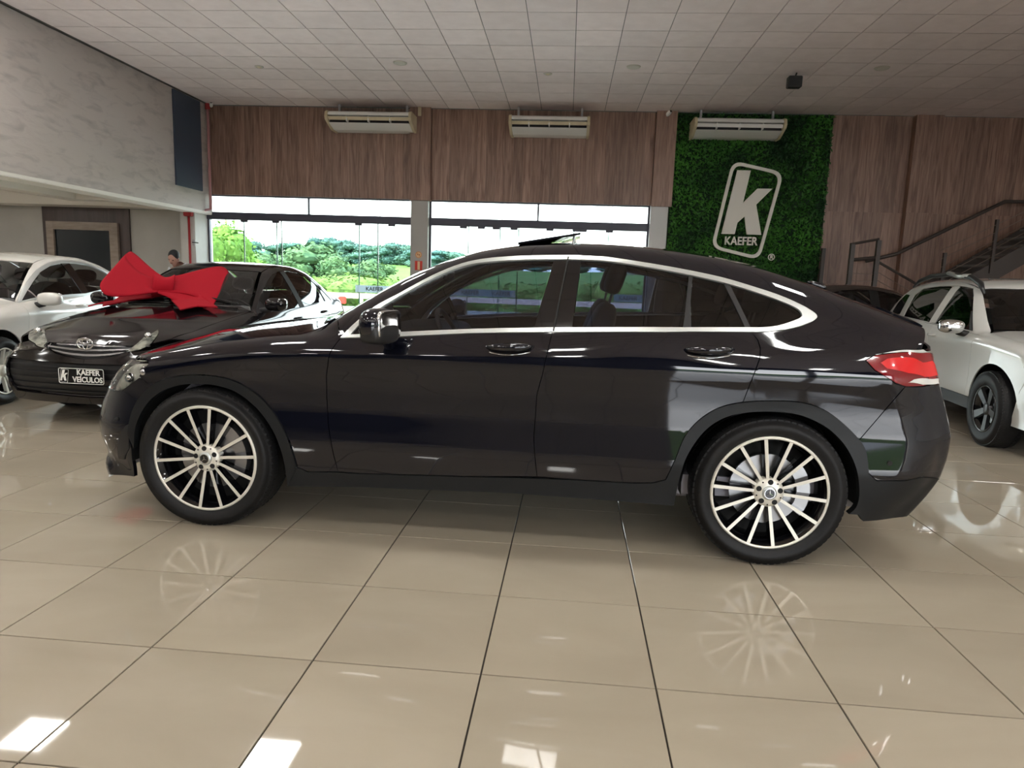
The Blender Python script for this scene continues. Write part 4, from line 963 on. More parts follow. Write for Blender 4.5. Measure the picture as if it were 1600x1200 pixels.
    B.panel('windshield', 't', np.vstack([A_, tp([(.80, .700), (.95, .66), (1.10, .615), (1.25, .57)]), T_[::-1]])[:, :2], 'glass_mid', off=-.004, flange=0, sym=True)
    B.panel('cowl_panel', 't', np.vstack([cowl, A_[::-1]])[:, :2], 'blackplastic', off=-.01, sym=True)
    R_ = tp([(2.85, 0), (2.87, .3), (2.9, .515)])
    B.panel('roof', 't', np.vstack([tp([(1.215, 0), (1.24, .3), (1.30, .56)]), V[5:10], R_[::-1]])[:, :2], 'blackgloss', sym=True)
    D_ = tp([(3.50, 0), (3.505, .3), (3.51, .54)])
    B.panel('rear_screen', 't', np.vstack([R_, tp([(3.2, .52), (3.45, .55)]), D_[::-1]])[:, :2], 'glass_darker', flange=0, off=-.003, sym=True)
    # tail: deck lip and tailgate
    B.panel('spoiler_lip', 't', np.vstack([D_, tp([(3.57, .60), (3.62, .62)]), tp([(3.655, .4), (3.665, 0)])])[:, :2], pb, sym=True, off=.008, flange=.03)
    zt = lambda pts: np.array([(p[0] * .9 / .9, p[1]) for p in pts])
    lamp2d = B.to2d(px([(1441, 546)]), 'r')[0]; bl = B.to2d(px([(1414.7, 604)]), 'r')[0]
    r2 = lambda pts: B.to2d(px(pts), 'r')
    tl = r2([(1366.7, 578.7), (1352, 563), (1366.7, 555), (1400, 551), (1436, 549)]); tb = r2([(1440, 603.5), (1414.7, 604), (1398.7, 598.7)])
    ui = tl[-1][0] - .30
    B.panel('tailgate', 'r', [(0, 1.165), (.30, 1.165), (.52, 1.14), (lamp2d[0], lamp2d[1]), (ui, tl[-1][1] - .03), (ui + .02, tb[0][1] + .01), (.50, .80), (.45, .62), (0, .62)], pb, sym=True)
    B.panel('tail_light', 'r', np.vstack([tl, [(ui, tl[-1][1] - .03), (ui + .02, tb[0][1] + .03)], tb]), 'red_lens', off=.004, flange=.02, spc=.015)
    B.panel('tail_light_band', 'd', px([(1374, 567), (1385, 560), (1425, 559), (1440, 566), (1455, 563), (1463, 575), (1464, 588), (1443, 590), (1418, 584), (1385, 577)]), 'red_bright', off=.0065, flange=0, spc=.012)
    B.panel('tail_light_reversing', 'd', px([(1416, 598), (1426, 592), (1464, 591), (1465, 600), (1440, 602)]), 'white_lens', off=.0075, flange=0, spc=.01)
    B.panel('tail_chrome', 'd', px([(1366, 555), (1393, 549), (1441, 545.5), (1450, 551), (1400, 552)]), 'satin', off=.006, flange=0, spc=.012)
    far = [(.75, 1.0), (.45, .97), (.30, .965), (.30, .86), (.52, .85), (.74, .90)]
    # rear bumper
    b1 = B.to2d(px(seam + [(1352, 706), (1356, 738)]), 'r')
    B.panel('rear_bumper', 'r', np.vstack([[(0, .62), (.45, .62), (.50, .80), (ui + .02, tb[0][1] + .005), (tb[0][0], tb[0][1] - .002)], b1, B.to2d(px([(1370, 751), (1415, 751), (1440, 745)]), 'r'), [(.55, .42), (.3, .42), (0, .42)]]), pb, sym=True, flange=.02)
    lowb = B.to2d(px([(1340, 803), (1356, 738), (1370, 751), (1415, 751), (1440, 745)]), 'r')
    B.panel('rear_bumper_trim', 'r', np.vstack([[(0, .42), (.3, .42), (.55, .42)], lowb[::-1], [(1.0, .24), (.6, .25), (.45, .30), (0, .30)]]), cl, sym=True, flange=.03)
    B.panel('skid_plate', 'r', [(0, .30), (.45, .30), (.60, .25), (.6, .21), (0, .19)], 'satin', sym=True, flange=.02, off=.004)
    # headlights and front
    f2 = lambda pts: B.to2d(px(pts), 'f')
    hlp = f2([(191, 562), (210, 561.5), (229.4, 563), (232.5, 568), (217, 588), (198.6, 606), (189, 610.5), (177, 612)])
    hx = np.vstack([hlp, [(hlp[-1][0] - .16, hlp[-1][1] + .02), (hlp[0][0] - .12, hlp[0][1] - .02)]])
    B.panel('headlight_housing', 'f', hx, 'lampsilver', off=-.03, flange=0, spc=.02, sides=(-1, 1))
    B.panel('headlight_cover', 'f', hx, 'glass_clear', off=.001, flange=.008, spc=.02, sides=(-1, 1))
    mid = hx.mean(0)
    for du, dz, nm in ((.10, .02, 'led_projector'), (.02, -.02, 'led_projector')):
        pcs = B.cast(np.array([(mid[0] + du, mid[1] + dz)]), 'f')[0]
        for sg in (-1, 1): e = MB(); e.sellip((pcs[0] + .03, sg * (pcs[1] - .02), pcs[2]), (.03, .03, .028), 1, 1, 14, 8); e.build(nm, 'chrome', root, smooth=True)
    up_in, lo_in = hx[-1], hx[-2]
    BF = f2([(189, 611), (217, 590), (238, 604), (222, 617), (209, 640), (203, 662), (201, 678), (206, 702), (210, 745)])
    B.panel('front_bumper', 'f', np.vstack([[(0, .56), (.40, .56), (lo_in[0], lo_in[1] - .01)], BF, [(.62, .20), (0, .20)]]), pb, sym=True, flange=.02)
    B.panel('grille', 'f', [(0, .86), (up_in[0] * .9, up_in[1]), (lo_in[0] * .98, lo_in[1] + .0), (.40, .56), (0, .56)], 'blackplastic', sym=True, off=-.02)
    B.panel('grille_bar', 'f', [(0, .72), (.36, .72), (.38, .70), (.36, .68), (0, .68)], 'chrome', sym=True, off=.0)
    B.panel('side_air_intake', 'f', f2([(187, 680), (197, 664), (206, 660), (203, 700), (196, 718), (186, 716)]), 'blackplastic', off=.004, spc=.015, flange=.01)
    B.panel('front_skid', 'f', [(0, .215), (.62, .22), (.66, .19), (0, .17)], 'satin', sym=True, off=.006, flange=.02)
    e = B.at(px([(1390, 724)]), .003)[0]; MB().lathe([(0, 0), (.012, 0), (.013, .004)], 16, c=(e[0], -e[1] - .001, e[2])).build('parking_sensor', 'gap', root)
    e = B.at(px([(183, 655)]), .003)[0]; s_ = MB(); s_.sellip((e[0], -e[1], e[2]), (.012, .012, .012), 1, 1, 12, 8); s_.build('parking_sensor', 'gap', root, smooth=True)
    # door handles in cups with a chrome line
    for (cx, cy, w, h, ln) in ((796.7, 543, 37, 13.5, .125), (1108, 547.5, 38.5, 12.5, .125)):
        cup = px([(cx + w * math.cos(2 * PI * k / 28), cy + h * math.sin(2 * PI * k / 28)) for k in range(28)])
        B.panel('handle_cup', 'd', cup, 'blackgloss', off=.001, spc=.01, flange=0)
        P = B.at(px([(cx, cy)]), .03)[0]; g = B.grad(px([(cx, cy)]))[0]
        L_ = B.at(px([(cx - w, cy)]), .0)[0]; R_e = B.at(px([(cx + w, cy)]), .0)[0]
        for sg in (-1, 1):
            hb = MB(); pts = []; rs = []
            for k in range(13):
                t = k / 12; p = L_ * (1 - t) + R_e * t; bow = .038 * math.sin(PI * t) ** .5; pts.append((p[0], sg * (p[1] + bow), p[2] + .004)); rs.append(.005 + .016 * math.sin(PI * t) ** .6)
            hb.tube(pts, rs, 10); hb.build('door_handle', pb, root, smooth=True)
            ch = MB(); ch.tube([(p[0], p[1] - sg * .012, p[2] - .024 - .014 * math.sin(PI * i / 12)) for i, p in enumerate(pts)], .0028, 6); ch.build('handle_chrome', 'chrome', root, smooth=True)
    # mirrors
    mp = B.at(px([(600, 522)]), 0)[0]
    for sg in (-1, 1):
        cx_, cz_ = .965, 1.11
        R = Matrix.Rotation(-.25 * sg * -1, 3, 'Z')
        m_ = MB(); m_.sellip((cx_, sg * 1.045, cz_), (.062, .12, .080), .75, .7, 28, 18, R=R); o = m_.build('mirror', pb, root, smooth=True)
        m_ = MB(); m_.sellip((cx_ + .008, sg * 1.045, cz_ - .035), (.064, .115, .055), .6, .6, 24, 12, R=R); m_.build('mirror_base', 'blackplastic', o, smooth=True)
        m_ = MB(); m_.sellip((cx_ + .054, sg * 1.05, cz_ + .003), (.012, .105, .07), .4, .5, 24, 10, R=R); m_.build('mirror_glass', 'chrome', o, smooth=True)
        m_ = MB(); m_.tube([(cx_ + .01, sg * .84, cz_ - .085), (cx_, sg * .96, cz_ - .06)], [.035, .03], 10); m_.build('mirror_arm', 'blackplastic', o, smooth=True)
    # open tilting glass roof
    vs = tp([(1.56, -.40), (1.56, .40), (1.90, .40), (1.90, -.40)]); vs[:, 2] += .006; vs[2:, 2] += .040; vv = [tuple(v) for v in vs] + [tuple(v + np.array([0, 0, .012])) for v in vs]
    mesh('sunroof', vv, [(0, 3, 2, 1), (4, 5, 6, 7), (0, 1, 5, 4), (1, 2, 6, 5), (2, 3, 7, 6), (3, 0, 4, 7)], 'blackgloss', root)
    for sg in (-1, 1): p = tp([(1.86, sg * .36)])[0]; MB().tube([(p[0], p[1], p[2] - .01), (p[0] + .01, p[1], p[2] + .045)], .006).build('sunroof_arm', 'satin', root)
    a = B.tp([(3.3, .0)])[0]; f_ = MB(); f_.sellip((a[0] - .0, 0, a[2] + .03), (.06, .014, .016), .9, .8, R=Matrix.Rotation(.3, 3, 'Y')); f_.build('antenna_fin', pb, root, smooth=True)
    # structure hidden beneath the skin
    WR = .365
    underbody(B, -.66, 3.6, .58, .22, .36, [(0.0, .42, WR, .90), (2.873, .42, WR, .90)])
    tag_ = MB().box((-.55, -.60, .36), (.55, .60, .78)).build('engine_bay', 'underside', root)
    MB().box((.55, -.80, .30), (3.2, .80, .40)).build('cabin_floor', 'underside', root); MB().box((2.45, -.58, .40), (3.6, .58, .95)).build('boot_box', 'gap', root)
    for sg in (-1, 1): MB().box((.65, sg * .82 - .02, .32), (2.35, sg * .82 + .02, .98)).build('door_card', 'seat', root)
    d_ = MB(); d_.sellip((.93, 0, .94), (.24, .80, .12), .5, .4); d_.build('dashboard', 'seat', root, smooth=True)
    for y in (-.38, .38): seat(root, 1.62, y, .62)
    for y in (-.40, .40): seat(root, 2.38, y, .62, h=.55)
    sw = MB(); Rm = Matrix.Rotation(-.45, 3, 'Y'); pts = [tuple(Rm @ Vector((0, .19 * math.cos(t), .19 * math.sin(t))) + Vector((1.20, -.38, .99))) for t in np.linspace(0, 2 * PI, 33)]
    sw.tube(pts, .014, 8, cap=False); sw.tube([(1.05, -.38, .93), (1.19, -.38, .985)], .04); sw.tube([pts[0], pts[16]], .015); sw.build('steering_wheel', 'seat', root, smooth=True)
    m_ = MB(); m_.sellip((1.10, 0, 1.36), (.02, .12, .035), .5, .5); m_.build('interior_mirror', 'gap', root, smooth=True)
    R_T = .372
    # wheels
    for x, rot in ((0.0, -.17), (2.873, 0.0)):
        for sg in (-1, 1): make_wheel(root, x, sg, R_T, .284, .25, .80, 'multi', rot=rot * (1 if sg < 0 else -1))
    return B, root
HERO, hero_root = coupe()
# ------------------------------------------------------------------ the other cars
def generic(name, label, c, loc, yaw, paint, K):
    root = empty(name, (loc[0], loc[1], 0), yaw); tag(root, label, 'car')
    B = Body(c, loc, yaw, root); sp, tp = B.sp, B.tp; sz = B.sz
    R, rr = K['R'], K['rr']; WB = K['WB']; ar = R + K.get('arch', .05); zc = R / sz
    P = lambda pts: sp(pts)
    U = tp(K['hoodline'])                       # front -> cowl, (x,y)
    V = tp(K['rail'])                           # a pillar base -> rear deck
    bz = K['sill']
    arc = lambda ax: ring(ax, zc, ar, -20, 200, 26)
    def clip(pts, lo): return [p for p in pts if p[1] >= lo]
    fa = clip(arc(0), bz)[::-1]; ra = clip(arc(WB), bz)[::-1]   # left->right over the arch
    g1, g2, g3 = K['gap1'], K['gap2'], K['gap3']             # door lines top -> bottom, (x,z)
    fb = K['fbump']; rb = K['rbump']                         # lines from lamp to arch (x,z)
    wins = K['windows']
    fend = np.vstack([U, V[:1], P(g1), P([(ar + .01, bz)]) if g1[-1][0] > ar else P([(g1[-1][0], bz)]), P(fa[::-1]), P(fb)])
    B.panel('front_fender', 'd', fend, paint)
    B.panel('front_door', 'd', P(g1 + [(g2[-1][0], bz)] [0:0] + g2[::-1]), paint) if False else B.panel('front_door', 'd', P(g1 + g2[::-1]), paint)
    B.panel('rear_door', 'd', P(g2 + g3[::-1]), paint)
    frame = np.vstack([V, P(K['tailedge']), P(rb), P(ra[::-1]), P(g3[::-1]), P([g2[0]]), P([g1[0]])])
    B.panel('side_frame', 'd', frame, paint, holes=[P(K['dlo'])])
    for nm, poly, mt in wins: B.panel(nm, 'd', P(poly), mt, off=-.006 if 'window' in nm else -.002, flange=0 if 'window' in nm else .01, gap=0)
    if K.get('trim'): B.panel('window_trim', 'd', P(K['dlo']), K['trim'], holes=[P(K['dlo_in'])], off=.004, spc=.02, gap=0)
    B.panel('sill_panel', 'd', P([(ar + .02, bz), (WB - ar - .02, bz), (WB - ar - .02, bz - .13), (ar + .02, bz - .13)]), K.get('sillmat', paint), off=-.004, flange=.02)
    if K.get('archtrim'):
        a2 = ring(0, zc, ar + .055, -5, 200, 26)
        for ax in (0, WB): B.panel('arch_trim', 'd', P(ring(ax, zc, ar + .05, -10, 190, 24) + ring(ax, zc, ar - .005, 190, -10, 24)), K['archtrim'], off=.012, flange=.03, gap=0)
    cowl = tp(K['cowl']); A_ = tp(K['wsbase']); T_ = tp(K['wstop']); R_ = tp(K['rgtop']); D_ = tp(K['rgbase'])
    B.panel('hood', 't', np.vstack([tp(K['hoodfront']), U[1:], cowl[::-1]])[:, :2], paint, sym=True)
    B.panel('cowl_panel', 't', np.vstack([cowl, A_[::-1]])[:, :2], 'blackplastic', off=-.01, sym=True)
    na = K['na']
    B.panel('windshield', 't', np.vstack([A_, V[1:na] + np.array([0, -.03, 0]), T_[::-1]])[:, :2], K.get('wsmat', 'glass_mid'), off=-.004, flange=0, sym=True)
    B.panel('roof', 't', np.vstack([T_, V[na:K['nr']], R_[::-1]])[:, :2], paint, sym=True)
    B.panel('rear_screen', 't', np.vstack([R_, V[K['nr']:-1] + np.array([0, -.03, 0]), D_[::-1]])[:, :2], 'glass_darker', flange=0, off=-.003, sym=True)
    underbody(B, c['xaf'] - .75, WB + .6, .55, .17, .30, [(0, ar + .03, R, .80), (WB, ar + .03, R, .80)])
    MB().box((-.5, -.55, .30 * sz), (.5, .55, .68 * sz)).build('engine_bay', 'gap', root); MB().box((.5, -.72, .26 * sz), (WB + .4, .72, .34 * sz)).build('cabin_floor', 'underside', root)
    for s_ in (-1, 1): MB().box((.6, s_ * .76 - .02, .30 * sz), (WB - .5, s_ * .76 + .02, .86 * sz)).build('door_card', 'seat', root)
    d_ = MB(); d_.sellip((.80, 0, .82 * sz), (.22, .70, .11), .5, .4); d_.build('dashboard', 'seat', root, smooth=True)
    for y in (-.36, .36): seat(root, 1.45, y, .52 * sz, h=.60)
    for y in (-.36, .36): seat(root, 2.20, y, .54 * sz, h=.52)
    pts = [(1.08 - .12 * math.sin(t), -.36 + .18 * math.cos(t), .88 * sz + .17 * math.sin(t)) for t in np.linspace(0, 2 * PI, 25)]
    MB().tube(pts, .014, 6, cap=False).build('steering_wheel', 'seat', root, smooth=True)
    m_ = MB(); m_.sellip((1.02, 0, 1.24 * sz), (.02, .12, .03), .5, .5); m_.build('interior_mirror', 'gap', root, smooth=True)
    for x in (0, WB):
        for s_ in (-1, 1): make_wheel(root, x, s_, R, rr, K['tw'], K['track'], K['style'], rot=K.get('rot', .3), steer=K.get('steer', 0) if x == 0 else 0)
    mx, my, mz = K['mirror']
    for s_ in (-1, 1):
        m_ = MB(); m_.sellip((mx, s_ * my, mz), (.075, .115, .07), .75, .7, 24, 14); o = m_.build('mirror', K.get('mirmat', paint), root, smooth=True)
        m_ = MB(); m_.sellip((mx + .066, s_ * my, mz + .003), (.012, .095, .058), .4, .5, 20, 8); m_.build('mirror_glass', 'chrome', o, smooth=True)
        m_ = MB(); m_.tube([(mx + .02, s_ * (my - .20), mz - .08), (mx + .01, s_ * (my - .06), mz - .05)], [.035, .03], 10); m_.build('mirror_arm', 'blackplastic', o, smooth=True)
    for hx_, hz_ in K['handles']:
        q = B.at(sp([(hx_ - .09, hz_), (hx_ + .09, hz_)]), .0)
        for s_ in (-1, 1):
            pts = [(q[0][0] * (1 - t) + q[1][0] * t, s_ * (q[0][1] * (1 - t) + q[1][1] * t + .035 * math.sin(PI * t) ** .5), q[0][2] * (1 - t) + q[1][2] * t) for t in np.linspace(0, 1, 9)]
            MB().tube(pts, [.008] + [.013] * 7 + [.008], 8).build('door_handle', K.get('hmat', paint), root, smooth=True)
    return B, root
def half(B, pr, pts): return B.to2d(pts, pr)
# ---- black sedan with the bow
def sedan_black():
    c = dict(
        W=[(-.93, .80), (-.5, .845), (0, .872), (.6, .88), (2.4, .88), (3.0, .87), (3.4, .82), (3.6, .78)],
        sec=[(.1, .93), (.3, .96), (.5, .995), (.62, 1.0), (.75, .99), (.85, .975), (.95, .94), (1.05, .90), (1.2, .84)],
        hood=[(-1.0, .60), (-.90, .72), (-.80, .775), (-.6, .845), (-.3, .905), (.1, .96), (.5, 1.01), (1.5, .97), (2.6, 1.0), (2.9, 1.05), (3.2, 1.09), (3.5, 1.08), (3.6, 1.0)],
        green=[(0, .72), (.35, .93), (.55, 1.04), (.85, 1.20), (1.1, 1.325), (1.3, 1.405), (1.5, 1.445), (1.8, 1.47), (2.2, 1.462), (2.5, 1.42), (2.8, 1.29), (3.1, 1.14), (3.25, 1.05), (3.4, .9)],
        wg=[(.2, .78), (.8, .82), (1.5, .835), (2.4, .82), (2.9, .78), (3.3, .72)], belt=[(0, .90), (1.0, .93), (3, 1.0)],
        crown=[(.2, .20), (1.0, .18), (1.5, .10), (2.2, .09), (2.8, .14)], crown_low=[(-.9, .14), (0, .11), (.6, .10), (3, .08)],
        front=[(.1, -.78), (.18, -.84), (.30, -.90), (.42, -.93), (.52, -.93), (.62, -.90), (.72, -.875), (.80, -.82), (.9, -.6)],
        rear=[(.1, 3.40), (.25, 3.52), (.5, 3.60), (.7, 3.60), (.9, 3.55), (1.05, 3.54), (1.12, 3.55)],
        fbow=.17, rbow=.14, rs=.10, rf=.22, rr=.20, rg=.09, rj=.03, tumble=.46, tcurve=.2, xaf=.1, xar=2.6, sz=.985)
    K = dict(R=.318, rr=.215, WB=2.60, tw=.20, track=.765, style='ten', sill=.30, arch=.045, na=5, nr=10,
             hoodline=[(-.66, .60), (-.45, .68), (-.1, .73), (.3, .755), (.55, .755)],
             rail=[(.62, .72), (.75, .685), (.95, .63), (1.12, .58), (1.28, .535), (1.5, .52), (1.8, .515), (2.1, .51), (2.35, .50), (2.52, .49), (2.75, .50), (3.0, .54), (3.25, .60), (3.42, .66)],
             gap1=[(.52, .92), (.50, .80), (.50, .5), (.56, .30)], gap2=[(1.66, .955), (1.64, .6), (1.60, .30)], gap3=[(2.62, 1.0), (2.58, .85), (2.42, .72), (2.30, .60), (2.235, .45), (2.22, .30)],
             fbump=[(-.42, .52), (-.55, .60)], rbump=[(3.30, .78), (3.12, .60), (2.97, .42)], tailedge=[(3.47, .98), (3.38, .90)],
             dlo=[(.58, .93), (.80, 1.06), (1.0, 1.17), (1.2, 1.265), (1.4, 1.335), (1.65, 1.375), (1.9, 1.38), (2.15, 1.36), (2.4, 1.29), (2.6, 1.20), (2.78, 1.09), (2.90, 1.01), (1.7, .96)],
             windows=[('mirror_triangle', [(.58, .93), (.80, 1.06), (.80, .935)], 'blackplastic'),
                      ('front_window', [(.80, 1.06), (1.0, 1.17), (1.2, 1.265), (1.4, 1.335), (1.63, 1.372), (1.66, .957), (.80, .935)], 'glass_mid'),
                      ('b_pillar', [(1.63, 1.372), (1.76, 1.38), (1.79, .965), (1.66, .957)], 'gap'),
                      ('rear_window', [(1.76, 1.38), (1.9, 1.38), (2.15, 1.36), (2.4, 1.29), (2.53, 1.235), (2.58, .993), (1.79, .965)], 'glass_mid'),
                      ('rear_divider', [(2.53, 1.235), (2.57, 1.215), (2.62, .996), (2.58, .993)], 'gap'),
                      ('quarter_window', [(2.57, 1.215), (2.6, 1.20), (2.78, 1.09), (2.90, 1.01), (2.62, .996)], 'glass_mid')],
             cowl=[(.50, 0), (.53, .4), (.60, .62), (.56, .755)], wsbase=[(.53, 0), (.56, .4), (.64, .62), (.66, .69)], wstop=[(1.22, 0), (1.24, .3), (1.29, .53)],
             hoodfront=[(-.86, 0), (-.845, .25), (-.77, .45), (-.66, .60)], rgtop=[(2.42, 0), (2.44, .3), (2.50, .488)], rgbase=[(3.12, 0), (3.13, .3), (3.25, .57)],
             mirror=(.70, .95, 1.01), handles=[(1.52, .84), (2.42, .88)])
    B, root = generic('sedan', 'black sedan behind the coupe with a big red bow on its hood', c, (-3.98, 6.22), 1.575, 'paint_black2', K)
    px = lambda pts: np.abs(B.px(pts)) * np.array([1, 1, 1]) if False else (lambda q: np.stack([q[:, 0], np.abs(q[:, 1]), q[:, 2]], 1))(B.px(pts))
    f2 = lambda pts: B.to2d(px(pts), 'f')
    hl = f2([(45, 520), (47, 511), (51, 507.5), (58.5, 506), (66, 512), (72, 519.5), (74, 530), (74.5, 545), (64.5, 543), (55.5, 539), (46, 532)])
    hq = px([(45, 520), (47, 511), (51, 507.5), (58.5, 506), (66, 512), (72, 519.5), (74, 530), (74.5, 545), (64.5, 543), (55.5, 539), (46, 532)])
    for s_, lim in ((-1, -.77), (1, -.64)):
        q = hq.copy(); q[:, 0] = np.minimum(q[:, 0], lim); hl = B.to2d(q, 'f')
        if s_ < 0: hl[:, 0] = hl[:, 0].min() + (hl[:, 0] - hl[:, 0].min()) * .6
        B.panel('headlight_housing', 'f', hl, 'lampsilver', off=.003, flange=0, spc=.02, sides=(s_, ))
        B.panel('headlight_cover', 'f', hl, 'glass_clear', off=.010, flange=.01, spc=.02, sides=(s_, ))
        e = B.at(B.cast(hl.mean(0)[None], 'f'), .004)[0]
        for dz_ in (-.03, .04): m_ = MB(); m_.sellip((e[0] + .012, s_ * e[1], e[2] + dz_), (.03, .03, .028), 1, 1, 14, 8); m_.build('lamp_reflector', 'chrome', root, smooth=True)
    gt, gb = px([(143, 526)])[0][2], px([(143, 561)])[0][2]
    gl_ = f2([(120, 526), (105, 527), (81, 522.5)]); gl2 = f2([(87, 551), (104, 556), (120, 559)])
    G = np.vstack([[(0, gt)], gl_, gl2, [(0, gb)]])
    B.panel('grille', 'f', G, 'blackplastic', sym=True, off=-.025, flange=0)
    n = 4
    for k in range(n):
        t0, t1 = (k + .12) / n, (k + .50) / n
        La = gl_[-1] * (1 - t0) + gl2[0] * t0; Lb = gl_[-1] * (1 - t1) + gl2[0] * t1; za, zb_ = gt + (gb - gt) * t0, gt + (gb - gt) * t1
        poly = [(0, za)] + [(La[0] * q, za + (La[1] - za) * q ** 2) for q in (.33, .66, 1)] + [(Lb[0] * q, zb_ + (Lb[1] - zb_) * q ** 2) for q in (1, .66, .33)] + [(0, zb_)]
        B.panel('grille_bar', 'f', poly, 'steel', sym=True, off=-.004, flange=.02, gap=0)
    # front bumper with its lower opening
    lo = [(0, .545), (.48, .55), (.60, .56), (.63, .42), (.60, .27), (0, .25)]
    fbE = B.to2d(B.sp([(-.42, .52), (-.38, .36)]), 'f')
    top = np.vstack([[(0, gb)], gl2[::-1], gl_[::-1][:1], ])
    fr_ = np.vstack([[(0, .17), (.5, .17)], [(1.0, .18)], fbE[::-1], B.to2d(B.sp([(-.55, .60)]), 'f'), hl[[0, 10, 9, 8, 7]], gl_[-1:], gl2, [(0, gb)]])
    # upper bumper band
    B.panel('front_bumper', 'f', np.vstack([[(0, .545), (.48, .55), (.60, .56), (.63, .42), (.60, .27)], [(0, .25)], [(0, .185), (.5, .185), (.95, .19)], fbE[::-1], B.to2d(B.sp([(-.55, .60)]), 'f'), hl[[10, 9, 8, 7]], gl_[-1:] * np.array([1.02, 1]), gl2 * np.array([1.02, 1]) + np.array([0, -.004]), [(0, gb - .004)]])[::-1], 'paint_black2', sym=False, sides=(-1, 1), flange=.02)
    B.panel('nose_panel', 'f', np.vstack([[(0, gt)], gl_, hl[[7, 6, 5, 4]], B.to2d(B.tp([(-.66, .60), (-.77, .45), (-.845, .25), (-.86, 0)]), 'f')]), 'paint_black2', sym=True)
    B.panel('lower_grille', 'f', [(0, .55), (.48, .555), (.61, .565), (.64, .42), (.61, .265), (0, .245)], 'blackplastic', sym=True, off=-.03, flange=0)
    for k in range(5):
        z0 = .28 + k * .055; B.panel('lower_grille_bar', 'f', [(0, z0), (.60, z0 + .005), (.60, z0 + .02), (0, z0 + .016)], 'blackplastic', sym=True, off=-.015, flange=.012, gap=0)
    # emblem of ellipses
    e = B.cast(np.array([(0, px([(143, 537)])[0][2])]), 'f')[0]; zc = e[2] * B.sz; x0 = e[0] - .03
    em = MB()
    def ell(ry, rz, cz=0, r=.006): em.tube([(x0, ry * math.cos(t), zc + cz + rz * math.sin(t)) for t in np.linspace(0, 2 * PI, 37)], r, 6, cap=False)
    ell(.068, .046, 0, .0075); ell(.024, .044, 0); ell(.050, .016, .020)
    em.build('emblem', 'chrome', root, smooth=True)
    # dealer plate
    pc = px([(98.5, 573.5), (172.5, 576), (171.8, 601), (98.5, 598)]); zp = np.mean(pc[:, 2]) * B.sz; xp = B.cast(np.array([(0, .45)]), 'f')[0][0] - .015
    q = MB(); w_, h_ = .20, .068
    q.box((xp - .006, -w_, zp - h_), (xp, w_, zp + h_)); pl = q.build('licence_plate', 'plate', root, bevel=.002)
    rim_ = MB(); pts = []
    for (cy, cz, a0) in ((w_ - .02, h_ - .02, 0), (-w_ + .02, h_ - .02, 90), (-w_ + .02, -h_ + .02, 180), (w_ - .02, -h_ + .02, 270)):
        for k in range(5): a = math.radians(a0 + 22.5 * k); pts.append((xp - .008, cy + .014 * math.cos(a), zp + cz + .014 * math.sin(a)))
    rim_.tube(pts + pts[:1], .003, 6, cap=False); rim_.build('plate_border', 'white', pl, smooth=True)
    # car looks along -x: its reader sees +y on the left
    rt = (0, -1, 0); up = (0, 0, 1)
    letters('plate_lettering', 'KAEFER', .062, 'white', pl, (xp - .0085, -.062, zp + .030), rt, up, .0018, .001, sx=.95)
    letters('plate_lettering', 'VEÍCULOS', .062, 'white', pl, (xp - .0085, -.055, zp - .030), rt, up, .0018, .001, sx=.92)
    lk = MB(); oy = .148
    K_ = [(-.012, .048), (.010, .048), (-.001, .008), (.014, .022), (.032, .022), (.010, .002), (.018, -.042), (-.002, -.042), (-.007, -.012), (-.016, -.020), (-.020, -.042), (-.038, -.042)]
    lk.prism([(a, b) for a, b in K_], lambda p: (xp - .0085, oy - p[0], zp + p[1]), lambda p: (xp - .0075, oy - p[0], zp + p[1])); lk.build('plate_logo', 'white', pl)
    fr2 = MB(); fr2.tube([(xp - .008, oy - a, zp + b) for a, b in ((-.022, .056), (.040, .050), (.026, -.056), (-.044, -.050), (-.022, .056))], .0018, 4, cap=False); fr2.build('plate_logo_frame', 'white', pl)
    # tail
    B.panel('tail_light', 'd', B.sp([(3.30, .95), (3.46, .985), (3.50, .84), (3.38, .78), (3.28, .86)]), 'red_lens', off=.004)
    B.panel('rear_end', 'r', [(0, 1.05), (.35, 1.05), (.62, .98), (.64, .80), (.80, .72), (.98, .5), (.98, .25), (0, .25)], 'paint_black2', sym=True)
    B.panel('boot_lid', 't', np.vstack([B.tp([(3.13, 0), (3.14, .3), (3.25, .58)]), B.tp([(3.42, .65), (3.50, .4), (3.53, 0)])])[:, :2], 'paint_black2', sym=True)
    wp = MB(); wp.tube([tuple(B.at(B.tp([(.62, y)]), .012)[0]) for y in (-.58, -.3, 0)], .008); wp.tube([tuple(B.at(B.tp([(.60, y)]), .012)[0]) for y in (.0, .3, .6)], .008); wp.build('wiper', 'gap', root)
    MB().lathe([(0, 0), (.03, 0)], 12, c=(0, 0, 0)).build('fog_lamp', 'chrome', root).location = tuple(B.at(B.cast(np.array([(.72, .40)]), 'f'), .004)[0])
    return B, root
SED, sed_root = sedan_black()
